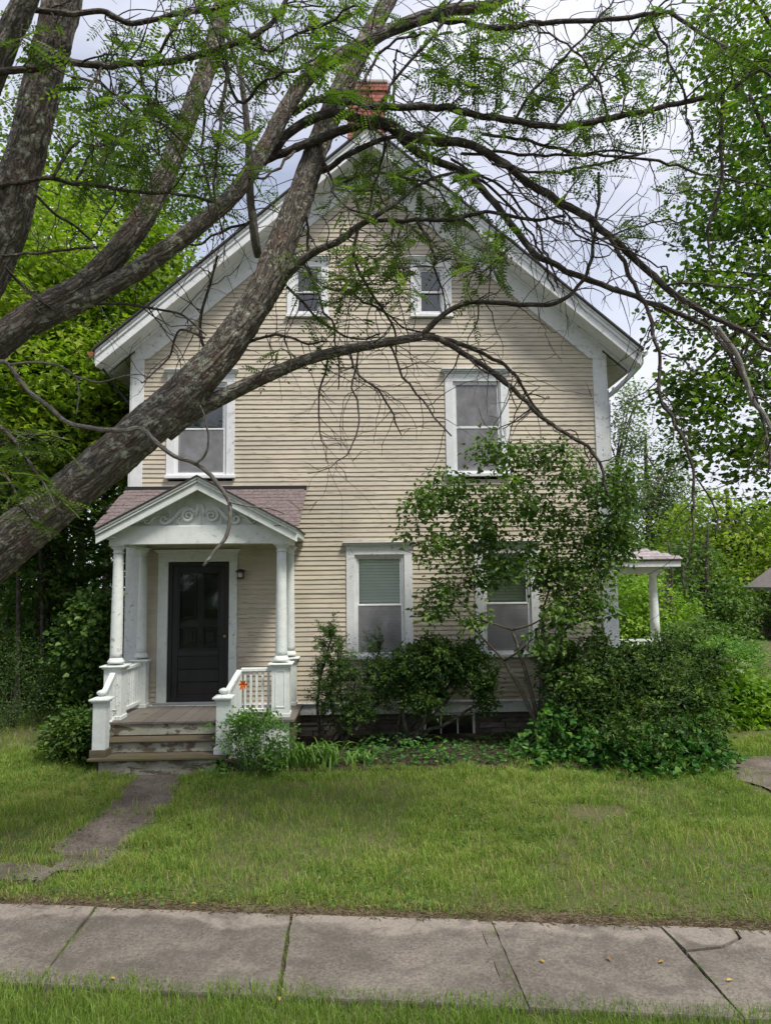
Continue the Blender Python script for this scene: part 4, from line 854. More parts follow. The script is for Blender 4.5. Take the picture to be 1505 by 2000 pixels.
# leafy twigs: (px, py, rx, ry, twigs, depth offset)
CLU = [(170, 60, 90, 50, 6, 0), (250, 180, 80, 90, 11, 0), (225, 290, 70, 70, 8, 0), (330, 60, 80, 60, 8, 0), (300, 300, 60, 70, 8, 0), (560, 40, 90, 50, 14, 0), (470, 120, 60, 90, 12, 0), (600, 110, 60, 50, 8, 0), (440, 300, 50, 80, 8, .2),
       (720, 180, 50, 40, 6, -.2), (700, 60, 70, 60, 8, 0), (850, 120, 80, 80, 14, 0), (940, 170, 80, 80, 14, 0), (900, 60, 90, 50, 10, 0), (860, 250, 90, 50, 9, 0), (720, 320, 60, 40, 9, 0), (800, 350, 80, 60, 14, 0), (880, 420, 80, 50, 14, 0),
       (700, 400, 70, 60, 8, 0), (640, 500, 70, 60, 10, 0), (760, 500, 80, 60, 14, 0), (925, 520, 35, 60, 10, 0), (780, 560, 25, 40, 5, 0), (690, 570, 45, 50, 9, 0), (600, 600, 22, 25, 3, 0), (640, 660, 40, 30, 3, 0), (548, 680, 15, 25, 3, 0), (960, 470, 60, 60, 10, 0),
       (1060, 130, 90, 80, 13, 0), (1130, 200, 80, 60, 10, 0), (1180, 80, 90, 60, 11, 0), (1260, 60, 70, 60, 9, 0), (1010, 330, 60, 40, 4, 0), (1120, 320, 60, 50, 6, 0), (1190, 240, 40, 40, 4, 0), (1260, 190, 60, 50, 5, 0), (1270, 410, 50, 40, 5, 0), (1310, 330, 50, 50, 5, 0), (1380, 60, 80, 60, 9, 0), (1400, 220, 50, 60, 5, 0), (1450, 100, 60, 80, 8, 0),
       (1000, 40, 80, 40, 8, 0), (540, 220, 50, 60, 7, 0), (410, 30, 50, 40, 6, 0), (500, 390, 40, 40, 4, .2), (340, 190, 40, 60, 6, 0), (60, 180, 40, 60, 5, 0), (30, 60, 40, 50, 4, 0)]
LA = []; LT = []; RACH = []
def pinnate(p, d, up, ln, pairs, t):
    """one compound leaf: rachis with paired leaflets"""
    d = unit(d); sd = unit(np.cross(d, up)); curve = np.array([0, 0, -1])*ln*.18
    for k in range(pairs+1):
        f = .18+.82*k/pairs; q = p+d*ln*f+curve*f*f
        l = ln*.21*(1-.35*abs(f-.55))
        if k == pairs: LA.append((q, d, up, l)); LT.append(t)
        else:
            for s in (-1, 1): LA.append((q, sd*s+d*.42, up+rng.normal(size=3)*.18, l)); LT.append(t)
    RACH.append(np.array([p, p+d*ln*.5+curve*.25, p+d*ln+curve]))
def leafy(p, d, ln, nleaf, t0=.5, scale=1.):
    P, rr = zig(p, d, ln, .0045, .05, .5, .5); add_twig(P, rr)
    for k in range(nleaf):
        j = int((k+.6)/nleaf*(len(P)-1)); dd = unit(rng.normal(size=3)*np.array([1, 1, .45])+np.array([0, 0, -.25])+unit(P[min(j+1, len(P)-1)]-P[j-1])*.5)
        upv = unit(rng.normal(size=3)*.45+np.array([0, 0, 1.])); pinnate(P[j], dd, upv, random.uniform(.15, .26)*scale, random.choice((6, 7, 8)), np.clip(t0+rng.normal()*.22, 0, 1))
for px, py, rx, ry, n, dd in CLU:
    y0 = depth_near(px, py)+dd
    for _ in range(int(n*(.85 if py > 380 else .95))):
        p = at(px+random.gauss(0, .55)*rx, py+random.gauss(0, .55)*ry, y0+random.gauss(0, .3))
        b, dist = nearest(p)
        if dist > .03:
            m_ = (p+b[:3])/2+rng.normal(size=3)*dist*.12; Q = spline(np.array([[*b[:3], .005], [*m_, .0045], [*p, .004]]), .08); add_twig(Q[:, :3], Q[:, 3])
        leafy(p, unit(p-b[:3])+rng.normal(size=3)*.5+np.array([0, 0, -.3]), random.uniform(.18, .45), random.randint(5, 8))
# a leafy sucker hanging close at the lower left
for pts in ([(-60, 790, 12), (20, 850, 10), (55, 900, 8), (90, 950, 6), (110, 1000, 4)], [(-60, 880, 10), (10, 930, 8), (40, 990, 5)], [(20, 850, 6), (80, 850, 5), (140, 860, 3)]):
    P = limb('branch', pts, (5.9, 5.2, 5.0), TWIG, 7, .04, 0, .004)
    for i in range(2, len(P), 2):
        if random.random() < .8: leafy(P[i, :3], rng.normal(size=3)+np.array([.3, -.2, -.2]), random.uniform(.12, .3), random.randint(3, 5), .55, 1.0)
A_ = LA; a = leafarr(np.array([x[0] for x in A_]), np.array([x[1] for x in A_]), np.array([x[2] for x in A_]), np.array([x[3] for x in A_]), np.array([x[3] for x in A_])*.5, 'rhomb', np.array(LT))
o = leafobj('foliage', [a], LOC_L, tree); o['kind'] = 'stuff'
for q in RACH: add_twig(q, np.array([.0022, .0018, .0012]), 3)
o = link('twigs', mesh('twigs', np.concatenate(TV)-np.array(ORG[tree.name]), np.concatenate(TF), TWIG, uv=np.concatenate(TU), smoothf=True), tree, ORG[tree.name]); o['kind'] = 'stuff'

# ------------------------------------------------------------------ trees and shrubs
def sprays(centers, spr, nper, size, shape, flat=.35, droop=.25, tmean=.5, tvar=.2, aspect=.8, upb=1.0):
    """flat twig sprays of leaves round each centre"""
    C_ = np.repeat(centers, nper, axis=0); n = len(C_)
    tl = np.repeat(np.clip(tmean+rng.normal(size=len(centers))*tvar, 0, 1), nper)
    ax = np.repeat(unit(rng.normal(size=(len(centers), 3))*np.array([1, 1, .35])), nper, axis=0)
    a = rng.normal(size=(n, 3))*np.array([1, 1, flat])*spr*.55; P_ = C_+a+ax*rng.uniform(-.5, .9, (n, 1))*spr*.5
    P_[:, 2] -= np.linalg.norm(a[:, :2], axis=1)*droop*.6
    D_ = unit(a*np.array([1, 1, .5])+ax*spr*.4+rng.normal(size=(n, 3))*spr*.35+np.array([0, 0, -droop*spr]))
    N_ = unit(rng.normal(size=(n, 3))*.55+np.array([0, 0, upb]))
    L_ = size*rng.uniform(.65, 1.25, n)
    return leafarr(P_, D_, N_, L_, L_*aspect, shape, np.clip(tl+rng.normal(size=n)*.13, 0, 1))
def shell(lumps, n, inner=.5):
    """points through the outer part of ellipsoids, in proportion to their surface"""
    lum = np.array(lumps, float); w = (lum[:, 3]*lum[:, 4]+lum[:, 3]*lum[:, 5]+lum[:, 4]*lum[:, 5]); k = rng.choice(len(lum), n, p=w/w.sum())
    d = rdir(n); r = (inner**3+(1-inner**3)*rng.random(n))**(1/3)
    r *= 1+.18*np.sin(d[:, 0]*5+k)*np.cos(d[:, 2]*4+k*2)
    return lum[k, :3]+d*r[:, None]*lum[k, 3:6]
def tree_limbs(base, top, r, lumps, nl, mat, name, parent, lean=(0, 0)):
    mb = MB(); base = np.array(base, float); top = np.array(top, float); n = 10
    Q = [(*(base+(top-base)*t+np.array([math.sin(t*5+base[0])*.12, math.cos(t*4)*.1, 0])*min(1, t*3)), r*(1-.72*t)+(.25*r if t == 0 else 0)) for t in np.linspace(0, 1, n)]
    P = spline(Q, .25); mb.tube(P[:, :3], P[:, 3], 10)
    for i in range(nl):
        l = lumps[i % len(lumps)]; t = random.uniform(.3, .92); j = int(t*(len(P)-1)); s = P[j]
        e = np.array(l[:3])+rng.normal(size=3)*np.array(l[3:6])*.35; m = (s[:3]+e)/2+np.array([0, 0, .08*np.linalg.norm(e-s[:3])])
        Bq = spline(np.array([[*s[:3], s[3]*.55], [*m, s[3]*.35], [*e, s[3]*.12+.004]]), .25); mb.tube(Bq[:, :3], Bq[:, 3], 6)
    return mb.build(name, mat, parent, smoothf=True)
def make_tree(name, label, base, h, r, lumps, nspray, spr, nper, size, shape, leafmat, group=None, barkm=BARK2, nl=10, tmean=.5, flat=.35, inner=.45, droop=.25, aspect=.8, cat='tree', tvar=.2, topf=.92):
    base = (base[0], base[1], float(gh(base[0], base[1]))-.03); t = thing(name, label, cat, base, group)
    tree_limbs(base, (base[0]+random.uniform(-.3, .3), base[1], base[2]+h*topf), r, lumps, nl, barkm, 'trunk', t)
    leafobj('crown', [sprays(shell(lumps, nspray, inner), spr, nper, size, shape, flat, droop, tmean, tvar, aspect)], leafmat, t); return t
def pxl(px, py, Y, rx, ry, rdep=None):
    p = at(px, py, Y); k = np.linalg.norm(p-CAM)/FPX; return (*p, rx*k, rdep if rdep else rx*k*.9, ry*k)
# maples at the left, behind and beside the house
gL = 'maples of the wood at the left'
make_tree('maple_tree', 'bright yellow green maple filling the left edge above the leaning trunk', (-8.8, 13.5), 12, .2, [pxl(30, 560, 13, 170, 190), pxl(110, 760, 12.8, 150, 140), pxl(-60, 760, 12, 170, 190), pxl(-250, 700, 12, 200, 260), pxl(60, 420, 15.2, 120, 90), pxl(180, 600, 15.5, 110, 110), pxl(210, 860, 15.5, 90, 90)], 1350, .5, 19, .14, 'lobed', MAPLE, gL, tmean=.62, flat=.22, nl=14)
make_tree('maple_tree', 'yellow green maple close beside the left eave of the house', (-6.6, 15.0), 11, .18, [pxl(190, 720, 13.6, 110, 120), pxl(235, 590, 14.2, 90, 90), pxl(130, 850, 13.4, 130, 100), pxl(290, 500, 15, 60, 70), pxl(90, 620, 14, 90, 110), pxl(215, 840, 13.6, 60, 60)], 1250, .5, 19, .14, 'lobed', MAPLE, gL, tmean=.5, flat=.22)
make_tree('slender_tree', 'tall thin leaved tree rising behind the left roof slope', (-8.2, 26.0), 19, .22, [pxl(300, 420, 26, 80, 110), pxl(250, 300, 26, 80, 100), pxl(380, 380, 27, 70, 90), pxl(200, 420, 25.5, 70, 110), pxl(330, 560, 26, 90, 80)], 620, .6, 12, .17, 'rhomb', FAR_L, None, tmean=.5, inner=.2, tvar=.3)
make_tree('slender_tree', 'loose crowned tree against the sky at the upper left', (-13.5, 27.0), 22, .25, [pxl(90, 300, 27, 110, 120), pxl(180, 350, 27, 90, 80), pxl(30, 420, 26, 120, 120), pxl(150, 470, 27, 110, 90)], 560, .7, 12, .19, 'rhomb', FAR_L, None, tmean=.5, inner=.2, tvar=.3)
make_tree('dark_maple', 'dark green maple hanging low over the wood edge left of the porch', (-7.6, 15.8), 7, .13, [pxl(170, 1080, 15.4, 100, 80), pxl(60, 1130, 15, 110, 90), pxl(210, 960, 16, 80, 90), pxl(40, 980, 15, 100, 100), pxl(120, 1220, 15.8, 100, 60)], 760, .42, 14, .15, 'lobed', DKLEAF, gL, tmean=.6, flat=.2)
# saplings and undergrowth of the wood
for px, py, Y, lab in ((75, 1240, 14.2, 'thin bare sapling stem nearest the left edge in the dark wood'), (28, 1200, 13.6, 'pale thin sapling stem at the left edge of the dark wood'), (150, 1150, 17.5, 'dark straight tree trunk in the wood left of the porch column'), (118, 1150, 19, 'slim dark tree trunk deep in the wood left of the porch'), (200, 1130, 18.5, 'dark tree trunk just left of the porch column')):
    p = at(px, 1350, Y); z0 = float(gh(p[0], Y)); q = at(px+random.uniform(-8, 8), 940, Y)
    P = spline([(p[0], Y, z0-.05, .05 if Y < 15 else .11), (p[0]+.05, Y, 1.5, .04 if Y < 15 else .1), (q[0], Y, q[2]+1, .03 if Y < 15 else .085)], .3)
    t = thing('sapling', lab, 'tree', (p[0], Y, z0), 'stems in the dark wood'); MB().tube(P[:, :3], P[:, 3], 8).build('trunk', BARK2, t, smoothf=True)
    leafobj('crown', [sprays(shell([(q[0], Y, q[2]+.8, .9, .8, .7)], 40, .2), .35, 12, .14, 'lobed', tmean=.5)], DKLEAF, t)
UND = [(pxl(185, 1312, 15.0, 75, 28), 'low plants left of the porch, sunlight of the gap put into their bright leaf colour', HYD, .11, 'ovate', 260, .7), (pxl(20, 1330, 13.0, 110, 90), 'dense dark evergreen bush at the far left edge of the lawn', YEW, .05, 'rhomb', 700, .3), (pxl(100, 1310, 15.5, 110, 70), 'low leafy brush under the wood edge left of the steps', DKLEAF, .12, 'ovate', 420, .8),  # first shrub: bright leaf colour stands in for sunlight on the ground there
       (pxl(190, 1250, 13.2, 60, 90), 'upright dark shrub directly left of the porch column', DKLEAF, .10, 'ovate', 320, .9), (pxl(160, 1440, 10.6, 48, 45), 'dark vine covered shrub at the left foot of the steps', BOX, .07, 'ovate', 300, .7)]
def shrub(name, lab, lumps, mat, size, shape, nspray, aspect, spr=.16, nper=14, tmean=.5, stems=6, group=None, inner=.45, flat=.6, base=None, stemr=.018, cat='shrub', droop=.15):
    c = np.array(lumps[0][:3]); b = base if base is not None else (c[0], c[1]); bz = float(gh(*b)); t = thing(name, lab, cat, (b[0], b[1], bz), group)
    mb = MB()
    for i in range(stems):
        l = np.array(lumps[i % len(lumps)]); e = l[:3]+rng.normal(size=3)*l[3:6]*.3; s_ = np.array([b[0]+random.uniform(-.12, .12), b[1]+random.uniform(-.08, .08), bz-.02]); m = s_*.5+e*.5+rng.normal(size=3)*.06
        Q = spline(np.array([[*s_, stemr], [*m, stemr*.7], [*e, stemr*.25]]), .08); mb.tube(Q[:, :3], Q[:, 3], 6)
    mb.build('stems', BARK2, t, smoothf=True)
    P_ = shell(lumps, nspray, inner); P_[:, 2] = np.maximum(P_[:, 2], gh(P_[:, 0], P_[:, 1])+.04)
    leafobj('foliage', [sprays(P_, spr, nper, size, shape, flat, droop, tmean, .22, aspect, .6)], mat, t); return t
for l, lab, m, sz, shp, ns, asp in UND: shrub('shrub', lab, [l], m, sz, shp, ns, asp, .22, 14)
# woodland behind everything: reads as one mass
def mass(name, lumps, n, spr, nper, size, mat, lab, cat, tmean=.4):
    o = leafobj(name, [sprays(shell(lumps, n, .6), spr, nper, size, 'rhomb', .5, .2, tmean, .25)], mat, None, (0, 0, 0)); return tag(o, lab, cat, kind='stuff')
mass('woodland', [pxl(x, y, Y, 190, 190, 3) for x, y, Y in ((-60, 1180, 24), (120, 1200, 25), (260, 1180, 27), (-100, 950, 26), (60, 960, 28), (200, 900, 28))], 1500, .8, 14, .22, DKLEAF, 'dark understory of the wood behind the left side of the house', 'woodland', .3)
mass('far_wood', [pxl(x, y, Y, 110, 90, 4) for x, y, Y in ((1200, 1120, 48), (1300, 1130, 50), (1420, 1120, 52), (1520, 1100, 52), (1240, 1040, 54), (1600, 1060, 54))], 1300, 1.1, 14, .34, FAR_L, 'distant green tree line behind the right side yard', 'woodland', .45)
# right hand side trees
make_tree('ginkgo_tree', 'dark green broad leaved tree hanging in from the right edge', (8.9, 11.5), 13, .26, [pxl(1440, 640, 11, 130, 110), pxl(1460, 800, 10.6, 130, 110), pxl(1520, 480, 11, 130, 150), pxl(1420, 420, 11.5, 80, 80), pxl(1500, 250, 11.5, 110, 140), pxl(1540, 900, 11, 100, 110), pxl(1400, 880, 10.8, 80, 60), pxl(1350, 760, 11, 70, 50), pxl(1470, 70, 12, 110, 100), pxl(1340, 560, 11.5, 60, 50)], 900, .27, 17, .09, 'fan', GINKGO, None, tmean=.62, tvar=.28, inner=.1, flat=.5, aspect=1.0, nl=22)
make_tree('maple_tree', 'rounded yellow green maple beyond the side porch', (18.6, 36), 9.5, .3, [pxl(1400, 1030, 36, 90, 70), pxl(1460, 1090, 35, 110, 80), pxl(1340, 1110, 36, 70, 60), pxl(1420, 1150, 34, 100, 60), pxl(1520, 1060, 36, 90, 80)], 1200, .6, 14, .24, 'lobed', MAPLE, 'trees behind the right side yard', tmean=.55, topf=.75)
make_tree('poplar_tree', 'tall pale airy tree just right of the downspout', (17.3, 50), 17, .3, [pxl(1225, 830, 50, 34, 70), pxl(1240, 930, 50, 45, 70), pxl(1215, 1010, 50, 40, 70), pxl(1235, 770, 50, 20, 30)], 420, .7, 13, .22, 'rhomb', PALE_L, 'trees behind the right side yard', tmean=.5, inner=.1, tvar=.3)
make_tree('poplar_tree', 'second pale airy tree right of the tall one', (20.2, 50), 14, .3, [pxl(1310, 900, 50, 35, 70), pxl(1290, 980, 50, 50, 70), pxl(1330, 1010, 50, 50, 60)], 340, .7, 13, .22, 'rhomb', PALE_L, 'trees behind the right side yard', tmean=.35, inner=.1, tvar=.3)
make_tree('bushy_tree', 'green bushy tree seen between the side porch column and the house', (10.6, 25), 4.2, .1, [pxl(1235, 1180, 25, 60, 70), pxl(1300, 1200, 25.5, 45, 60), pxl(1250, 1240, 24.5, 60, 40)], 560, .4, 14, .15, 'lobed', HYD, 'trees behind the right side yard', tmean=.65)
make_tree('bushy_tree', 'dark green small tree right of the side porch', (14.6, 30), 5.2, .14, [pxl(1365, 1190, 30, 60, 60), pxl(1420, 1200, 30, 70, 60), pxl(1350, 1110, 31, 50, 60)], 560, .45, 14, .19, 'lobed', DKLEAF, 'trees behind the right side yard', tmean=.75)
shrub('shrub', 'dark round bush in the side yard behind the hydrangea', [pxl(1390, 1260, 22, 70, 45), pxl(1330, 1265, 21, 50, 40)], DKLEAF, .12, 'ovate', 420, .7, .25, tmean=.7)
shrub('shrub', 'pale green feathery bush in the side yard beyond the hydrangea', [pxl(1425, 1285, 19, 60, 35)], COLU, .10, 'rhomb', 300, .4, .22, tmean=.6)
mass('street_trees', [(x, y, z, 4.2, 3, 3.6) for x, y, z in ((-16, -13, 6), (-9, -15, 7.5), (-2, -14, 6.5), (5, -16, 7.5), (12, -13, 6), (19, -12, 7), (-6, -16, 2.5), (3, -17, 2.5), (10, -16, 2.5))], 1500, 1.3, 10, .5, FAR_L, 'row of leafy trees across the street, seen only mirrored in the glass', 'trees', .4)
# neighbour's brown cottage and a pale house far behind
nb = thing('cottage', 'small brown cottage with gable and white window cut by the right edge', 'house', (19.6, 25.5, .2))
NBW = plain('brown_shingle_wall', (.13, .105, .085), .9, .1, .3, 8, (1, 1, 5), .5); NBR = plain('cottage_roof', (.17, .15, .14), .85, .2)
cx_ = 20.1; 
MB().prism([(17.3, .2), (22.9, .2), (22.9, 2.4), (cx_, 4.3), (17.3, 2.4)], 25.2, 31).build('wall', NBW, nb)
for s in (-1, 1):
    p = [(cx_, 4.50), (cx_, 4.36), (cx_+s*3.3, 2.10), (cx_+s*3.3, 2.24)]; MB().prism(p if s > 0 else p[::-1], 24.7, 31.4).build('roof', NBR, nb)
    p = [(cx_, 4.36), (cx_, 4.18), (cx_+s*3.28, 1.93), (cx_+s*3.28, 2.11)]; MB().prism(p if s > 0 else p[::-1], 24.72, 24.77).build('rake_board', plain('brown_trim', (.22, .16, .12)), nb)
nw_ = link('window', None, nb, (17.6+.35, 25.2, .9)); ringbars(MB(), 17.45, 18.15, .62, 1.62, .07, 25.12, 25.2).build('frame', WHITE, nw_)
MB().box(17.52, 18.08, 25.17, 25.18, .69, 1.55).build('pane', GLASS, nw_)
for x in (17.7, 17.9): MB().box(x-.012, x+.012, 25.14, 25.165, .69, 1.55).build('muntin', WHITE, nw_)
MB().box(17.52, 18.08, 25.14, 25.165, 1.1, 1.13).build('muntin', WHITE, nw_)
fh = thing('far_house', 'pale pinkish house glimpsed between trees beyond the side yard', 'house', (24, 46, .2))
MB().prism([(18.5, .2), (28, .2), (28, 3.4), (23.2, 5.6), (18.5, 3.4)], 46, 54).build('wall', plain('pale_siding', (.55, .48, .45)), fh)
for s in (-1, 1):
    p = [(23.2, 5.8), (23.2, 5.6), (23.2+s*5.3, 3.2), (23.2+s*5.3, 3.4)]; MB().prism(p if s > 0 else p[::-1], 45.6, 54.4).build('roof', NBR, fh)
for x in (20, 22.4, 24.8): w_ = link('window', None, fh, (x, 46, 1)); ringbars(MB(), x-.5, x+.5, 1.0, 2.5, .08, 45.94, 46).build('frame', WHITE, w_); MB().box(x-.42, x+.42, 45.97, 45.98, 1.08, 2.42).build('pane', GLASS, w_)

# ------------------------------------------------------------------ planting along the front
# lilac: stems first, then clumps on their ends
lil = thing('lilac_bush', 'tall open lilac bush with slim bare stems before the right windows', 'shrub', (2.62, 10.75, .17))
LC = [(880, 960, 55, 45), (825, 985, 35, 35), (955, 880, 45, 40), (1010, 900, 40, 40), (1000, 960, 60, 40), (1085, 900, 45, 45), (1140, 950, 60, 45), (1195, 990, 45, 50), (1050, 1010, 60, 40), (930, 1040, 70, 40), (860, 1070, 55, 40), (1120, 1040, 70, 50), (1180, 1070, 50, 50), (1030, 1090, 70, 50),
      (950, 1120, 55, 40), (880, 1150, 50, 35), (1090, 1130, 60, 50), (1150, 1130, 45, 40), (850, 1190, 35, 25), (1100, 1200, 40, 30), (940, 1000, 40, 40), (1210, 930, 30, 30), (1060, 1255, 35, 25), (1120, 1270, 35, 25), (1215, 1040, 35, 40), (800, 1035, 28, 25), (1160, 1190, 35, 30), (1075, 1320, 35, 25), (1140, 1330, 35, 25), (930, 1210, 30, 20)]
base = np.array([2.62, 10.75, .15]); forks = []
for (px, py) in ((1000, 1230), (985, 1290), (1045, 1230), (1075, 1270), (1060, 1190), (1095, 1240)):
    e = at(px, py, 10.7+random.uniform(-.15, .15)); s_ = base+np.array([random.uniform(-.16, .16), random.uniform(-.06, .06), 0]); m = s_*.5+e*.5+np.array([random.uniform(-.06, .06), 0, -.05])
    P = spline([(*s_, .038), (*m, .032), (*e, .024)], .05); P = wob(P, .006, 4); V, F, uv = tube(P[:, :3], P[:, 3], 8)
    link('stem', mesh('stem', V-np.array(ORG[lil.name]), F, LSTEM, uv=uv, smoothf=True), lil, ORG[lil.name]); forks.append(e)
mb = MB(); lc = [pxl(px, py, 10.55+random.uniform(-.25, .2), rx, ry, .3) for px, py, rx, ry in LC]; nodes = [(f, .018) for f in forks]; todo = list(lc); used_ = set()
while todo:
    dbest = min(((np.linalg.norm(nd[0]-np.array(c[:3]))+.6*max(0, nd[0][2]-c[2]), ci, ni) for ci, c in enumerate(todo) for ni, nd in enumerate(nodes)), key=lambda q: q[0])
    c = todo.pop(dbest[1]); f, fr = nodes[dbest[2]]
    for q_ in range(5):
        e = np.array(c[:3])+(rng.normal(size=3)*np.array(c[3:6])*.6+np.array([0, 0, .1]) if q_ else 0); s0 = f if q_ == 0 else np.array(c[:3])*.7+f*.3; m = (s0+e)/2+rng.normal(size=3)*.05
        Q = wob(spline(np.array([[*s0, fr*.75 if q_ == 0 else .006], [*m, fr*.65 if q_ == 0 else .005], [*e, fr*.5 if q_ == 0 else .003]]), .06), .006, 3); mb.tube(Q[:, :3], Q[:, 3], 6)
    nodes.append((np.array(c[:3]), max(.006, fr*.7))); used_.add(dbest[2])
for k_, f in enumerate(forks):
    for c in sorted(lc, key=lambda q: np.linalg.norm(np.array(q[:3])-f)+.7*max(0, f[2]+.3-q[2]))[:2]:
        e = np.array(c[:3])+rng.normal(size=3)*.1; m = (f+e)/2+rng.normal(size=3)*.05; Q = wob(spline(np.array([[*f, .02], [*m, .014], [*e, .007]]), .06), .006, 3); mb.tube(Q[:, :3], Q[:, 3], 6)
mb.build('branches', plain('lilac_bark', (.10, .082, .066), .9, .1, .3, 20), lil, smoothf=True)
leafobj('foliage', [sprays(shell(lc, 1080, .15), .14, 10, .082, 'ovate', .7, .3, .5, .22, .72)], LILAC, lil)
def shoot_shrub(name, lab, lumps, mat, size, shape, aspect, nsh, nleaf, base, stemr, spread=.25, wild=.18, tmean=.5, frac=.5, cat='shrub', core=0, fan=.8):
    """a loose bush: arching shoots from the root, leaves along their outer part"""
    bz = float(gh(*base)); t = thing(name, lab, cat, (base[0], base[1], bz)); mb = MB(); arr = []
    T_ = shell(lumps, nsh, .35); lc_ = np.array(lumps)[:, :3].mean(0)
    mains = []
    for q in range(9):
        e = np.array(lumps[q % len(lumps)][:3])+rng.normal(size=3)*.06; s0 = np.array([base[0]+random.uniform(-spread, spread), base[1]+random.uniform(-.1, .1), bz-.03]); m = s0*.45+e*.55+np.array([random.uniform(-.14, .14), random.uniform(-.08, .08), random.uniform(-.1, .02)])
        P = wob(spline(np.array([[*s0, stemr], [*m, stemr*.75], [*e, stemr*.4]]), .05), .010, 4); mb.tube(P[:, :3], P[:, 3], 7); mains.append(P)
    A = np.vstack(mains); A = A[A[:, 2] > bz+.25]
    for e in T_:
        e = e+(e-lc_)*random.uniform(-.05, wild)+np.array([0, 0, abs(random.gauss(0, wild*.25))]); e[2] = max(e[2], gh(e[0], e[1])+.05)
        d_ = np.linalg.norm(A[:, :3]-e, axis=1)+.5*np.maximum(0, A[:, 2]-e[2]+.1); b = A[np.argmin(d_)]
        m = (b[:3]+e)/2+np.array([0, 0, .10*np.linalg.norm(e-b[:3])])+rng.normal(size=3)*.02
        P = spline(np.array([[*b[:3], .006], [*m, .0045], [*e, .002]]), .045); mb.tube(P[:, :3], P[:, 3], 4)
        L_ = len(P); k = rng.integers(int(L_*(1-frac)), L_, nleaf); tg = unit(np.gradient(P[:, :3], axis=0))[k]
        sdv = unit(np.cross(tg, rng.normal(size=(nleaf, 3)))); D_ = unit(tg*.75+sdv*fan); ln = size*rng.uniform(.55, 1.3, nleaf)
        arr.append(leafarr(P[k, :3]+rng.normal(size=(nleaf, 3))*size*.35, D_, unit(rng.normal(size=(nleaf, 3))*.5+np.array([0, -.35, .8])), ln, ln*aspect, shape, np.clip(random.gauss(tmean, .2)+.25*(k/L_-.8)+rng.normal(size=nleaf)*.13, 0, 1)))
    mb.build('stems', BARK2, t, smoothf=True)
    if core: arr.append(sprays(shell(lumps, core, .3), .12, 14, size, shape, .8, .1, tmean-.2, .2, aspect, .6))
    leafobj('foliage', arr, mat, t); return t
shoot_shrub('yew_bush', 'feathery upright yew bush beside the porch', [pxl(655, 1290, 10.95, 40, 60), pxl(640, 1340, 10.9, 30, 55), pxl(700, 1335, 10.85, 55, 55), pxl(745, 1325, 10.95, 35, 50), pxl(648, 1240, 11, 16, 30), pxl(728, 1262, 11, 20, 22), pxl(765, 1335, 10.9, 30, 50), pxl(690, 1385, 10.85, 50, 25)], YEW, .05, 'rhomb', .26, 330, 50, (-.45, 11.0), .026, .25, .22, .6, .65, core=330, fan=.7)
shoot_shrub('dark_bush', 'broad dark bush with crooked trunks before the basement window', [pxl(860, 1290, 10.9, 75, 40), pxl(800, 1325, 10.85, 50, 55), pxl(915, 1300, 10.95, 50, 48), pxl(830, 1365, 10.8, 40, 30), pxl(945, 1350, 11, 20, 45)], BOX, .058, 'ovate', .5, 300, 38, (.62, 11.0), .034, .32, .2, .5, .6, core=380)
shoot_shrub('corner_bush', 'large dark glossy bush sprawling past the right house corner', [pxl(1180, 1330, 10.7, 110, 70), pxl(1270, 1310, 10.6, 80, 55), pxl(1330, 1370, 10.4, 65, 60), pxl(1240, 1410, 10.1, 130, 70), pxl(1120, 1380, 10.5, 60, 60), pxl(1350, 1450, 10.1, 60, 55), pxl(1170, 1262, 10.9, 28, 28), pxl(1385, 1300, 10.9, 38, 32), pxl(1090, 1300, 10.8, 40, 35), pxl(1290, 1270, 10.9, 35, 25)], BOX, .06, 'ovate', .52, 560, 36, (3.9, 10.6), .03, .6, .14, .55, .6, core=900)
shrub('vine', 'heart leaved green vine spilling over the foot of the corner bush', [pxl(1090, 1440, 10.15, 45, 50), pxl(1150, 1490, 9.9, 60, 35), pxl(1240, 1500, 9.75, 80, 40), pxl(1340, 1500, 9.75, 75, 45), pxl(1060, 1510, 9.9, 50, 25), pxl(1390, 1470, 9.95, 40, 50), pxl(1200, 1450, 9.85, 60, 30), pxl(1300, 1450, 9.75, 60, 35)], VINE, .095, 'ovate', 560, .78, .16, 6, .5, 10, base=(3.9, 10.2), stemr=.008, flat=.9, inner=.75, cat='vine')
hy = shrub('hydrangea', 'bright green hydrangea with pale flower heads right of the corner bush', [pxl(1430, 1380, 12.6, 80, 60), pxl(1400, 1340, 12.8, 50, 40), pxl(1490, 1400, 12.4, 60, 60), pxl(1540, 1390, 12.5, 60, 60), pxl(1400, 1420, 12.2, 50, 30)], HYD, .14, 'ovate', 420, .7, .22, 8, .5, 12, base=(6.6, 12.6), stemr=.01, flat=.7, inner=.6)
for px, py in ((1395, 1302), (1425, 1292), (1440, 1312), (1418, 1318), (1372, 1308), (1455, 1300)):
    c = at(px, py, 12.3+random.uniform(-.2, .2)); n = 70; d = rdir(n); d[:, 2] = np.abs(d[:, 2])*.6
    leafobj('flower_head', [leafarr(c+d*.08, d+rng.normal(size=(n, 3))*.6, d, .03, .03, 'rhomb', rng.random(n))], HYDF, hy)
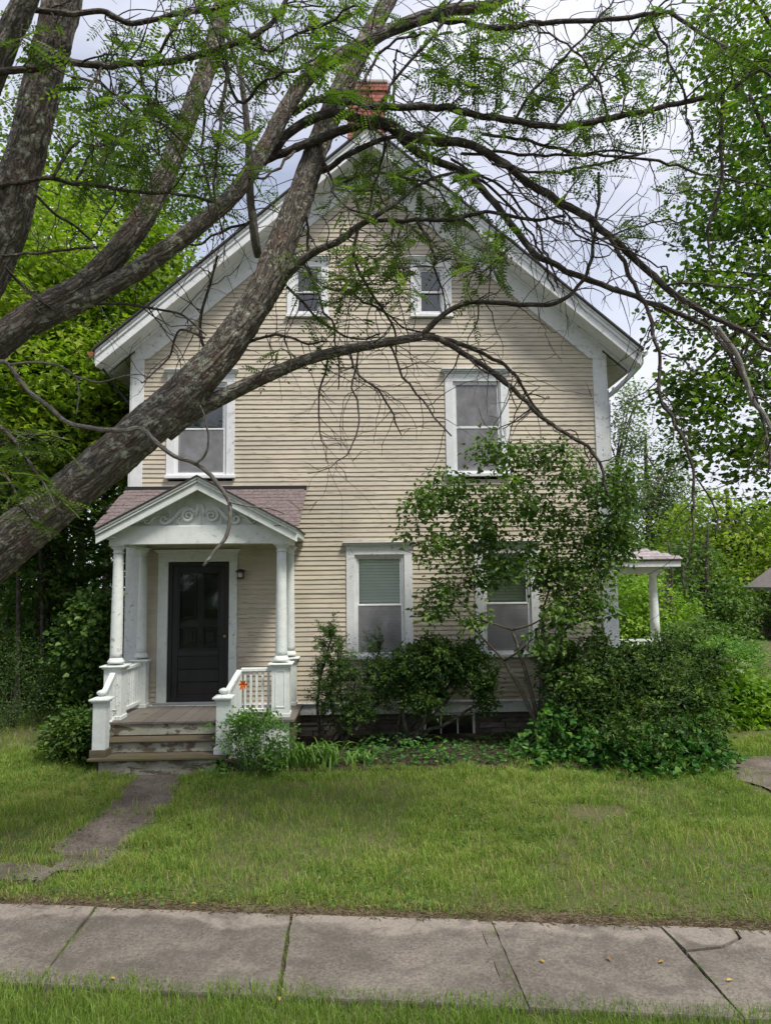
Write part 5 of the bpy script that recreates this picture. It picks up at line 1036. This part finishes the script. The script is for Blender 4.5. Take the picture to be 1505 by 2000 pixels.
# columbine clump before the right newel
cb = thing('columbine_plant', 'fresh green leafy clump of thin stems in front of the right newel', 'plant', (-1.45, 9.72, .14)); mb = MB(); la = []
for i in range(115):
    s_ = np.array([-1.47+random.gauss(0, .13), 9.72+random.gauss(0, .08), .12]); e = np.array([-1.47+random.gauss(0, .27), 9.72+random.gauss(0, .16), 0]); e[2] = .30+.66*random.random()**.7-.32*abs(e[0]+1.47)
    Q = spline(np.array([[*s_, .004], [*((s_+e)/2+rng.normal(size=3)*.02), .0035], [*e, .002]]), .07); mb.tube(Q[:, :3], Q[:, 3], 4)
    la.append(sprays(np.array([e, e+rng.normal(size=3)*.04]), .075, 13, .042, 'ovate', .6, .1, .5, .2, .72, 1.0))
mb.build('stems', plain('green_stem', (.09, .16, .05)), cb, smoothf=True); leafobj('leaves', la, COLU, cb)
# daylilies: strap leaves, one flower
def strap(p, az, ln, w, arch, t, seg=7):
    d = np.array([math.cos(az), math.sin(az), 0]); sd = np.array([-d[1], d[0], 0]); V = []
    for k in range(seg+1):
        f = k/seg; q = np.array(p)+d*ln*(.12*f+arch*.75*f*f)+np.array([0, 0, ln*(1.0*f-(.25+.6*arch)*f*f*f*1.05)]); ww = w*(1-f**2.2)+.001
        V += [q-sd*ww, q+sd*ww+np.array([0, 0, ww*.5])]
    F = np.array([(2*k, 2*k+1, 2*k+3, 2*k+2) for k in range(seg)]); return np.array(V), F, np.full(len(V), np.clip(t, 0, 1))
def lilies(lab, x0, x1, y, n, ln):
    t = thing('daylily_clump', lab, 'plant', ((x0+x1)/2, y, .15), 'daylilies along the bed'); arr = []
    for i in range(n): arr.append(strap((random.uniform(x0, x1), y+random.gauss(0, .09), .15), random.uniform(0, 6.28), ln*random.uniform(.6, 1.15), .0135, random.uniform(.25, .8), random.gauss(.5, .22)))
    leafobj('leaves', arr, LILY, t); return t
lilies('arching strap leaved daylily clump right of the columbine', -1.12, -.32, 9.85, 130, .62)
lilies('sparse daylily leaves between columbine and steps skirt', -1.35, -1.05, 9.95, 30, .42)
lilies('small daylily tuft at the right end of the clump', -.25, .15, 9.95, 26, .34)
df = thing('daylily_flower', 'single orange daylily flower on a tall thin stalk before the porch railing', 'flower', (-1.62, 9.98, .15)); fp = at(475, 1333, 10.0)
Q = spline([(-1.60, 9.98, .15, .005), (-1.63, 9.99, .7, .0045), (fp[0], 10.0, fp[2]-.04, .0035)], .06); MB().tube(Q[:, :3], Q[:, 3], 6).build('stalk', plain('lily_stalk', (.10, .16, .05)), df, smoothf=True)
n = 6; az = np.linspace(0, 6.28, n, endpoint=False); D_ = np.stack([np.cos(az), np.full(n, -.35), np.sin(az)], -1)
leafobj('petals', [leafarr(np.tile(fp-np.array([0, 0, .03]), (n, 1)), D_, np.stack([-np.cos(az)*.3, -np.ones(n), -np.sin(az)*.3], -1), .085*rng.uniform(.8, 1.15, n), .04, 'ovate', rng.random(n))], ORANGE, df)
leafobj('buds', [leafarr(np.array([fp+np.array([.03, 0, -.05]), fp+np.array([-.02, 0, -.06])]), np.array([[.5, 0, 1.], [-.5, 0, .7]]), np.array([[0, -1, 0.], [0, -1, 0.]]), .06, .018, 'ovate', np.array([.6, .6]))], LILY, df)
# ground cover under the shrubs
n = 2600; gx_ = rng.uniform(-.25, 3.3, n); gy_ = rng.uniform(9.72, 11.3, n); gz_ = .16+rng.random(n)**2*.16*(1+.6*np.sin(gx_*3)); az = rng.uniform(0, 6.28, n)
o = leafobj('ground_cover', [leafarr(np.stack([gx_, gy_, gz_], -1), np.stack([np.cos(az), np.sin(az), rng.uniform(-.3, .5, n)], -1), unit(rng.normal(size=(n, 3))*.4+np.array([0, -.3, 1])), rng.uniform(.035, .085, n), rng.uniform(.025, .06, n), 'ovate', np.clip(rng.normal(.45, .25, n), 0, 1))], VINE, None, (0, 0, 0))
tag(o, 'low leafy ground cover under the front shrubs', 'ground cover', kind='stuff')

# ------------------------------------------------------------------ grass
def grass(name, x, y, z, hgt, wid, tint, lab, lean=.5, seg=2):
    n = len(x); az = rng.uniform(0, 6.28, n); d = np.stack([np.cos(az), np.sin(az), np.zeros(n)], -1); fa = rng.uniform(0, 6.28, n); sd = np.stack([np.cos(fa), np.sin(fa), np.zeros(n)], -1)*wid[:, None]
    b = np.stack([x, y, z], -1); le = rng.uniform(.1, 1, n)*lean
    m = b+d*(hgt*le*.35)[:, None]+np.array([0, 0, 1])*(hgt*.58)[:, None]; t = b+d*(hgt*le)[:, None]+np.array([0, 0, 1])*(hgt*(1-.35*le))[:, None]
    V = np.stack([b-sd, b+sd, m+sd*.75, m-sd*.75, t], 1).reshape(-1, 3); i = np.arange(n)*5
    F = np.concatenate([np.stack([i, i+1, i+2], -1), np.stack([i, i+2, i+3], -1), np.stack([i+3, i+2, i+4], -1)])
    o = link(name, mesh(name, V, F, GRASS, tint=np.repeat(np.clip(tint, 0, 1), 5))); tag(o, lab, 'grass', kind='stuff'); return o
def lawn_pts(n, x0, x1, y0, y1):
    x = rng.uniform(x0, x1, n); y = rng.uniform(y0, y1, n)
    k = np.abs(x) < (.60*y+.6); k &= y > ysw(x)-.012
    edge = .05*np.sin(y*3.1)+.22*(vnoise(x, y, 4.5, 21)-.5)+.16*(vnoise(x, y, 11, 22)-.5)+(x > -2.66)*-.06+(x < -2.66)*.05
    k &= ~((x > -3.0+edge) & (x < -2.32+edge*.8) & (y > 7.0) & (y < 10.1) & (rng.random(n) < .985-.18*((y > 8.25) & (y < 8.45))-.45*np.clip((7.5-y)*2, 0, 1)))
    k &= ~((x > -3.62) & (x < -2.86) & (y > 6.75) & (y < 7.12) & (rng.random(n) < .85))
    k &= ~((x > -1.05) & (x < 4.2) & (y > 9.72)); k &= ~((x > -3.6) & (x < -.95) & (y > 9.76)); k &= ~((x > XL) & (x < XR) & (y > 11.5)); k &= ~((x > 4.75+.5*(vnoise(x, y, 3, 31)-.4)) & (y > 8.5+.5*(vnoise(x, y, 4, 32)-.4)) & (y < 9.95) & (rng.random(n) < .93))
    d = y-ysw(x); thin = np.clip((d-.03)/.22+.75*(vnoise(x, y, 4.5, 41)-.42), .05, 1); k &= rng.random(n) < thin
    bare = vnoise(x, y, .9, 5); k &= rng.random(n) < np.clip((bare-.15)*4, .3, 1)
    bp = ((x-2.55)/.42)**2+((y-8.15)/.22)**2+.8*(vnoise(x, y, 6, 61)-.5); k &= ~((bp < 1) & (rng.random(n) < .88))
    return x[k], y[k]
x, y = lawn_pts(400000, -7.5, 7.5, 5.2, 11.2); pn = vnoise(x, y, 1.1, 1); p2 = vnoise(x, y, 3.7, 2); d = y-ysw(x)
t = .30+.25*pn+.22*p2+rng.normal(size=len(x))*.14+.3*np.clip(1-d/.35, 0, 1)*rng.random(len(x)); t += np.where(rng.random(len(x)) < .10, .38, 0)
hh = (.04+.085*p2*rng.random(len(x))+.035*rng.random(len(x)))*(.7+.75*vnoise(x, y, 6.5, 43)**2*1.6)*np.clip(.45+d*.8, .5, 1)
grass('lawn_grass', x, y, gh(x, y)-.02, hh, rng.uniform(.002, .0042, len(x)), t, 'mown front lawn grass between house and sidewalk', .9)
n = 60000; x = rng.uniform(-12, 14, n); y = rng.uniform(10.0, 20, n); k = ((x < -3.8) | (x > 4.8)) & (np.abs(x) < .62*y+.5); x, y = x[k], y[k]
grass('side_yard_grass', x, y, gh(x, y)-.02, rng.uniform(.05, .16, len(x)), rng.uniform(.003, .006, len(x)), .3+.35*vnoise(x, y, .8, 3)+rng.normal(size=len(x))*.12, 'longer grass in the side yards beside the house', .9)
n = 34000; x = rng.uniform(-3.3, 3.3, n); y = ysn(x)+.12-rng.random(n)**.75*1.05; p2 = vnoise(x, y, 2.6, 8)
grass('verge_grass', x, y, np.zeros(n)-.02, (.05+.10*p2*rng.random(n)+.05*rng.random(n)), rng.uniform(.0016, .0034, n), .25+.2*p2+rng.normal(size=n)*.13, 'long grass of the verge along the near sidewalk edge', .7)
# weeds in the joints
xs_, ys_ = [], []
for j, dens in ((-2.18, 420), (-.58, 170), (.93, 110), (2.21, 150)):
    yy = rng.uniform(ysn(j), ysw(j), dens*2); k = vnoise(yy*3+j*7, yy*0, 2.0, 4) > .45; yy = yy[k]; xs_.append(j+.005+rng.normal(size=len(yy))*.012+.01); ys_.append(yy)
for cx_, cy_, m_ in ((-.585, 5.62, 70), (.93, 5.55, 30), (.96, 4.95, 30), (2.22, 5.5, 25)): xs_.append(cx_+rng.normal(size=m_)*.025); ys_.append(cy_+rng.normal(size=m_)*.03)
x = np.concatenate(xs_); y = np.concatenate(ys_); grass('joint_weeds', x, y, np.full(len(x), -.03), rng.uniform(.035, .085, len(x)), rng.uniform(.0015, .003, len(x)), rng.normal(.35, .15, len(x)), 'grass and moss growing in the sidewalk joints', 1.0)
mb = MB()
for j in (-2.18, -.58, .87, 2.21): mb.slab([(j-.02, ysn(j)), (j+.04, ysn(j)), (j+.03, ysw(j)), (j-.03, ysw(j))], -.05, -.012)
o = mb.build('joint_soil', EARTH); o['kind'] = 'structure'
ex_ = np.linspace(-5, 5, 130); wv = .05+.17*vnoise(ex_, ex_*0+3, 2.2, 51)+.06*vnoise(ex_, ex_*0, 7, 52); V = [(a, ysw(a)-.03, .006) for a in ex_]+[(a, ysw(a)+w, float(gh(a, ysw(a)+w))-.012) for a, w in zip(ex_, wv)]
o = link('edge_soil', mesh('edge_soil', V, [(i, i+1, 131+i, 130+i) for i in range(129)], plain('dry_edge_soil', (.115, .088, .066), .95, .1, .5, 25, bump=.6))); o['kind'] = 'structure'
# broad leaved weeds and dry litter in the lawn
x, y = lawn_pts(9000, -6, 6, 5.3, 10.4); k = vnoise(x, y, .8, 11) > .52; x, y = x[k], y[k]; n = len(x); az = rng.uniform(0, 6.28, n)
o = leafobj('lawn_weeds', [leafarr(np.stack([x, y, gh(x, y)+rng.uniform(.01, .05, n)], -1), np.stack([np.cos(az), np.sin(az), rng.uniform(-.1, .5, n)], -1), unit(rng.normal(size=(n, 3))*.3+np.array([0, 0, 1])), rng.uniform(.02, .05, n), rng.uniform(.015, .035, n), 'ovate', np.clip(rng.normal(.5, .25, n), 0, 1))], VINE, None, (0, 0, 0)); tag(o, 'clover and broad leaved weeds scattered in the lawn', 'weeds', kind='stuff')
n = 9500; x = rng.uniform(-4.5, 4.5, n); y = ysw(x)+np.abs(rng.normal(size=n))*.15-.035; az = rng.uniform(0, 6.28, n)
o = leafobj('dry_thatch', [leafarr(np.stack([x, y, gh(x, y)+rng.uniform(-.012, .022, n)], -1), np.stack([np.cos(az), np.sin(az), rng.uniform(-.1, .2, n)], -1), np.tile([0, 0, 1.], (n, 1)), rng.uniform(.02, .08, n), .0045, 'rhomb', np.clip(rng.normal(.5, .3, n), 0, 1))], THATCH, None, (0, 0, 0)); tag(o, 'dry brown thatch along the far sidewalk edge', 'thatch', kind='stuff')
x, y = lawn_pts(2600, -5, 5, 5.4, 10.2); n = len(x); az = rng.uniform(0, 6.28, n)
o = leafobj('leaf_litter', [leafarr(np.stack([x, y, gh(x, y)+rng.uniform(.0, .05, n)], -1), np.stack([np.cos(az), np.sin(az), rng.uniform(-.2, .3, n)], -1), unit(rng.normal(size=(n, 3))*.3+np.array([0, 0, 1])), rng.uniform(.012, .045, n), rng.uniform(.006, .016, n), 'rhomb', rng.random(n))], THATCH, None, (0, 0, 0)); tag(o, 'dry leaf crumbs and bark litter scattered over the lawn', 'litter', kind='stuff')
n = 260; x = rng.uniform(-3.5, 3.8, n); y = ysn(x)+.1+rng.random(n)*.95; az = rng.uniform(0, 6.28, n)
o = leafobj('sidewalk_grit', [leafarr(np.stack([x, y, np.full(n, .03)], -1), np.stack([np.cos(az), np.sin(az), np.zeros(n)], -1), np.tile([0, 0, 1.], (n, 1)), rng.uniform(.006, .022, n), rng.uniform(.003, .010, n), 'rhomb', rng.random(n)*.3)], BARK2, None, (0, 0, 0)); tag(o, 'bits of twig and grit lying on the sidewalk slabs', 'litter', kind='stuff')
n = 1500; y = rng.uniform(7.0, 9.8, n); x = rng.uniform(-3.05, -2.25, n); az = rng.uniform(0, 6.28, n)
o = leafobj('path_grit', [leafarr(np.stack([x, y, gh(x, y)+.008+rng.random(n)*.012], -1), np.stack([np.cos(az), np.sin(az), rng.uniform(-.2, .2, n)], -1), unit(rng.normal(size=(n, 3))*.4+np.array([0, 0, 1])), rng.uniform(.008, .035, n), rng.uniform(.006, .016, n), 'rhomb', rng.random(n)*.35)], PATH, None, (0, 0, 0)); tag(o, 'small stones and bark bits on the worn front path', 'gravel', kind='stuff')
# fallen leaves
FL = [((225, 1910), 'curled yellow fallen leaf at the left slab near the verge'), ((543, 1945), 'yellow fallen leaf lying in the joint between the middle slabs'), ((1418, 1913), 'yellow fallen leaf on the cracked slab at the right'), ((1062, 1878), 'small yellow leaf on the slab right of the tar patch'), ((1185, 1868), 'yellow leaf near the centre of the fourth slab'), ((1095, 1535), 'large yellow fallen leaf at the foot of the vine'), ((373, 1752), 'tan fallen leaf at the lawn edge above the sidewalk'), ((1295, 1875), 'dark curled leaf on the slab left of the crack')]
for (px, py), lab in FL:
    d = FW*FPX+RT*(px-752.5)-UP*(py-1000); zz = .035 if py > 1780 else .10; p = CAM+d*((zz-CAMZ)/d[2]); az = random.uniform(0, 6.28)
    if py < 1780: p[2] = gh(p[0], p[1])+.05
    else: p[2] = .03
    a_ = leafarr(p[None], np.array([[math.cos(az), math.sin(az), .1]]), np.array([[.2, .1, 1.]]), .048, .026, 'ovate', np.array([random.random()*(.9 if 'dark' not in lab else .05)]))
    o = leafobj('fallen_leaf', [a_], YELL, None, tuple(p)); tag(o, lab, 'leaf', 'fallen leaves')
# service cable to the eave
Q = spline([(-3.85, 11.62, 6.22, .008), (-4.3, 11.9, 7.1, .008), (-5.6, 13.5, 8.6, .008), (-9, 18, 10.5, .008)], .2)
o = MB().tube(Q[:, :3], Q[:, 3], 6).build('power_cable', BLACKM, smoothf=True); tag(o, 'thin black service cable running up from the left eave', 'cable')
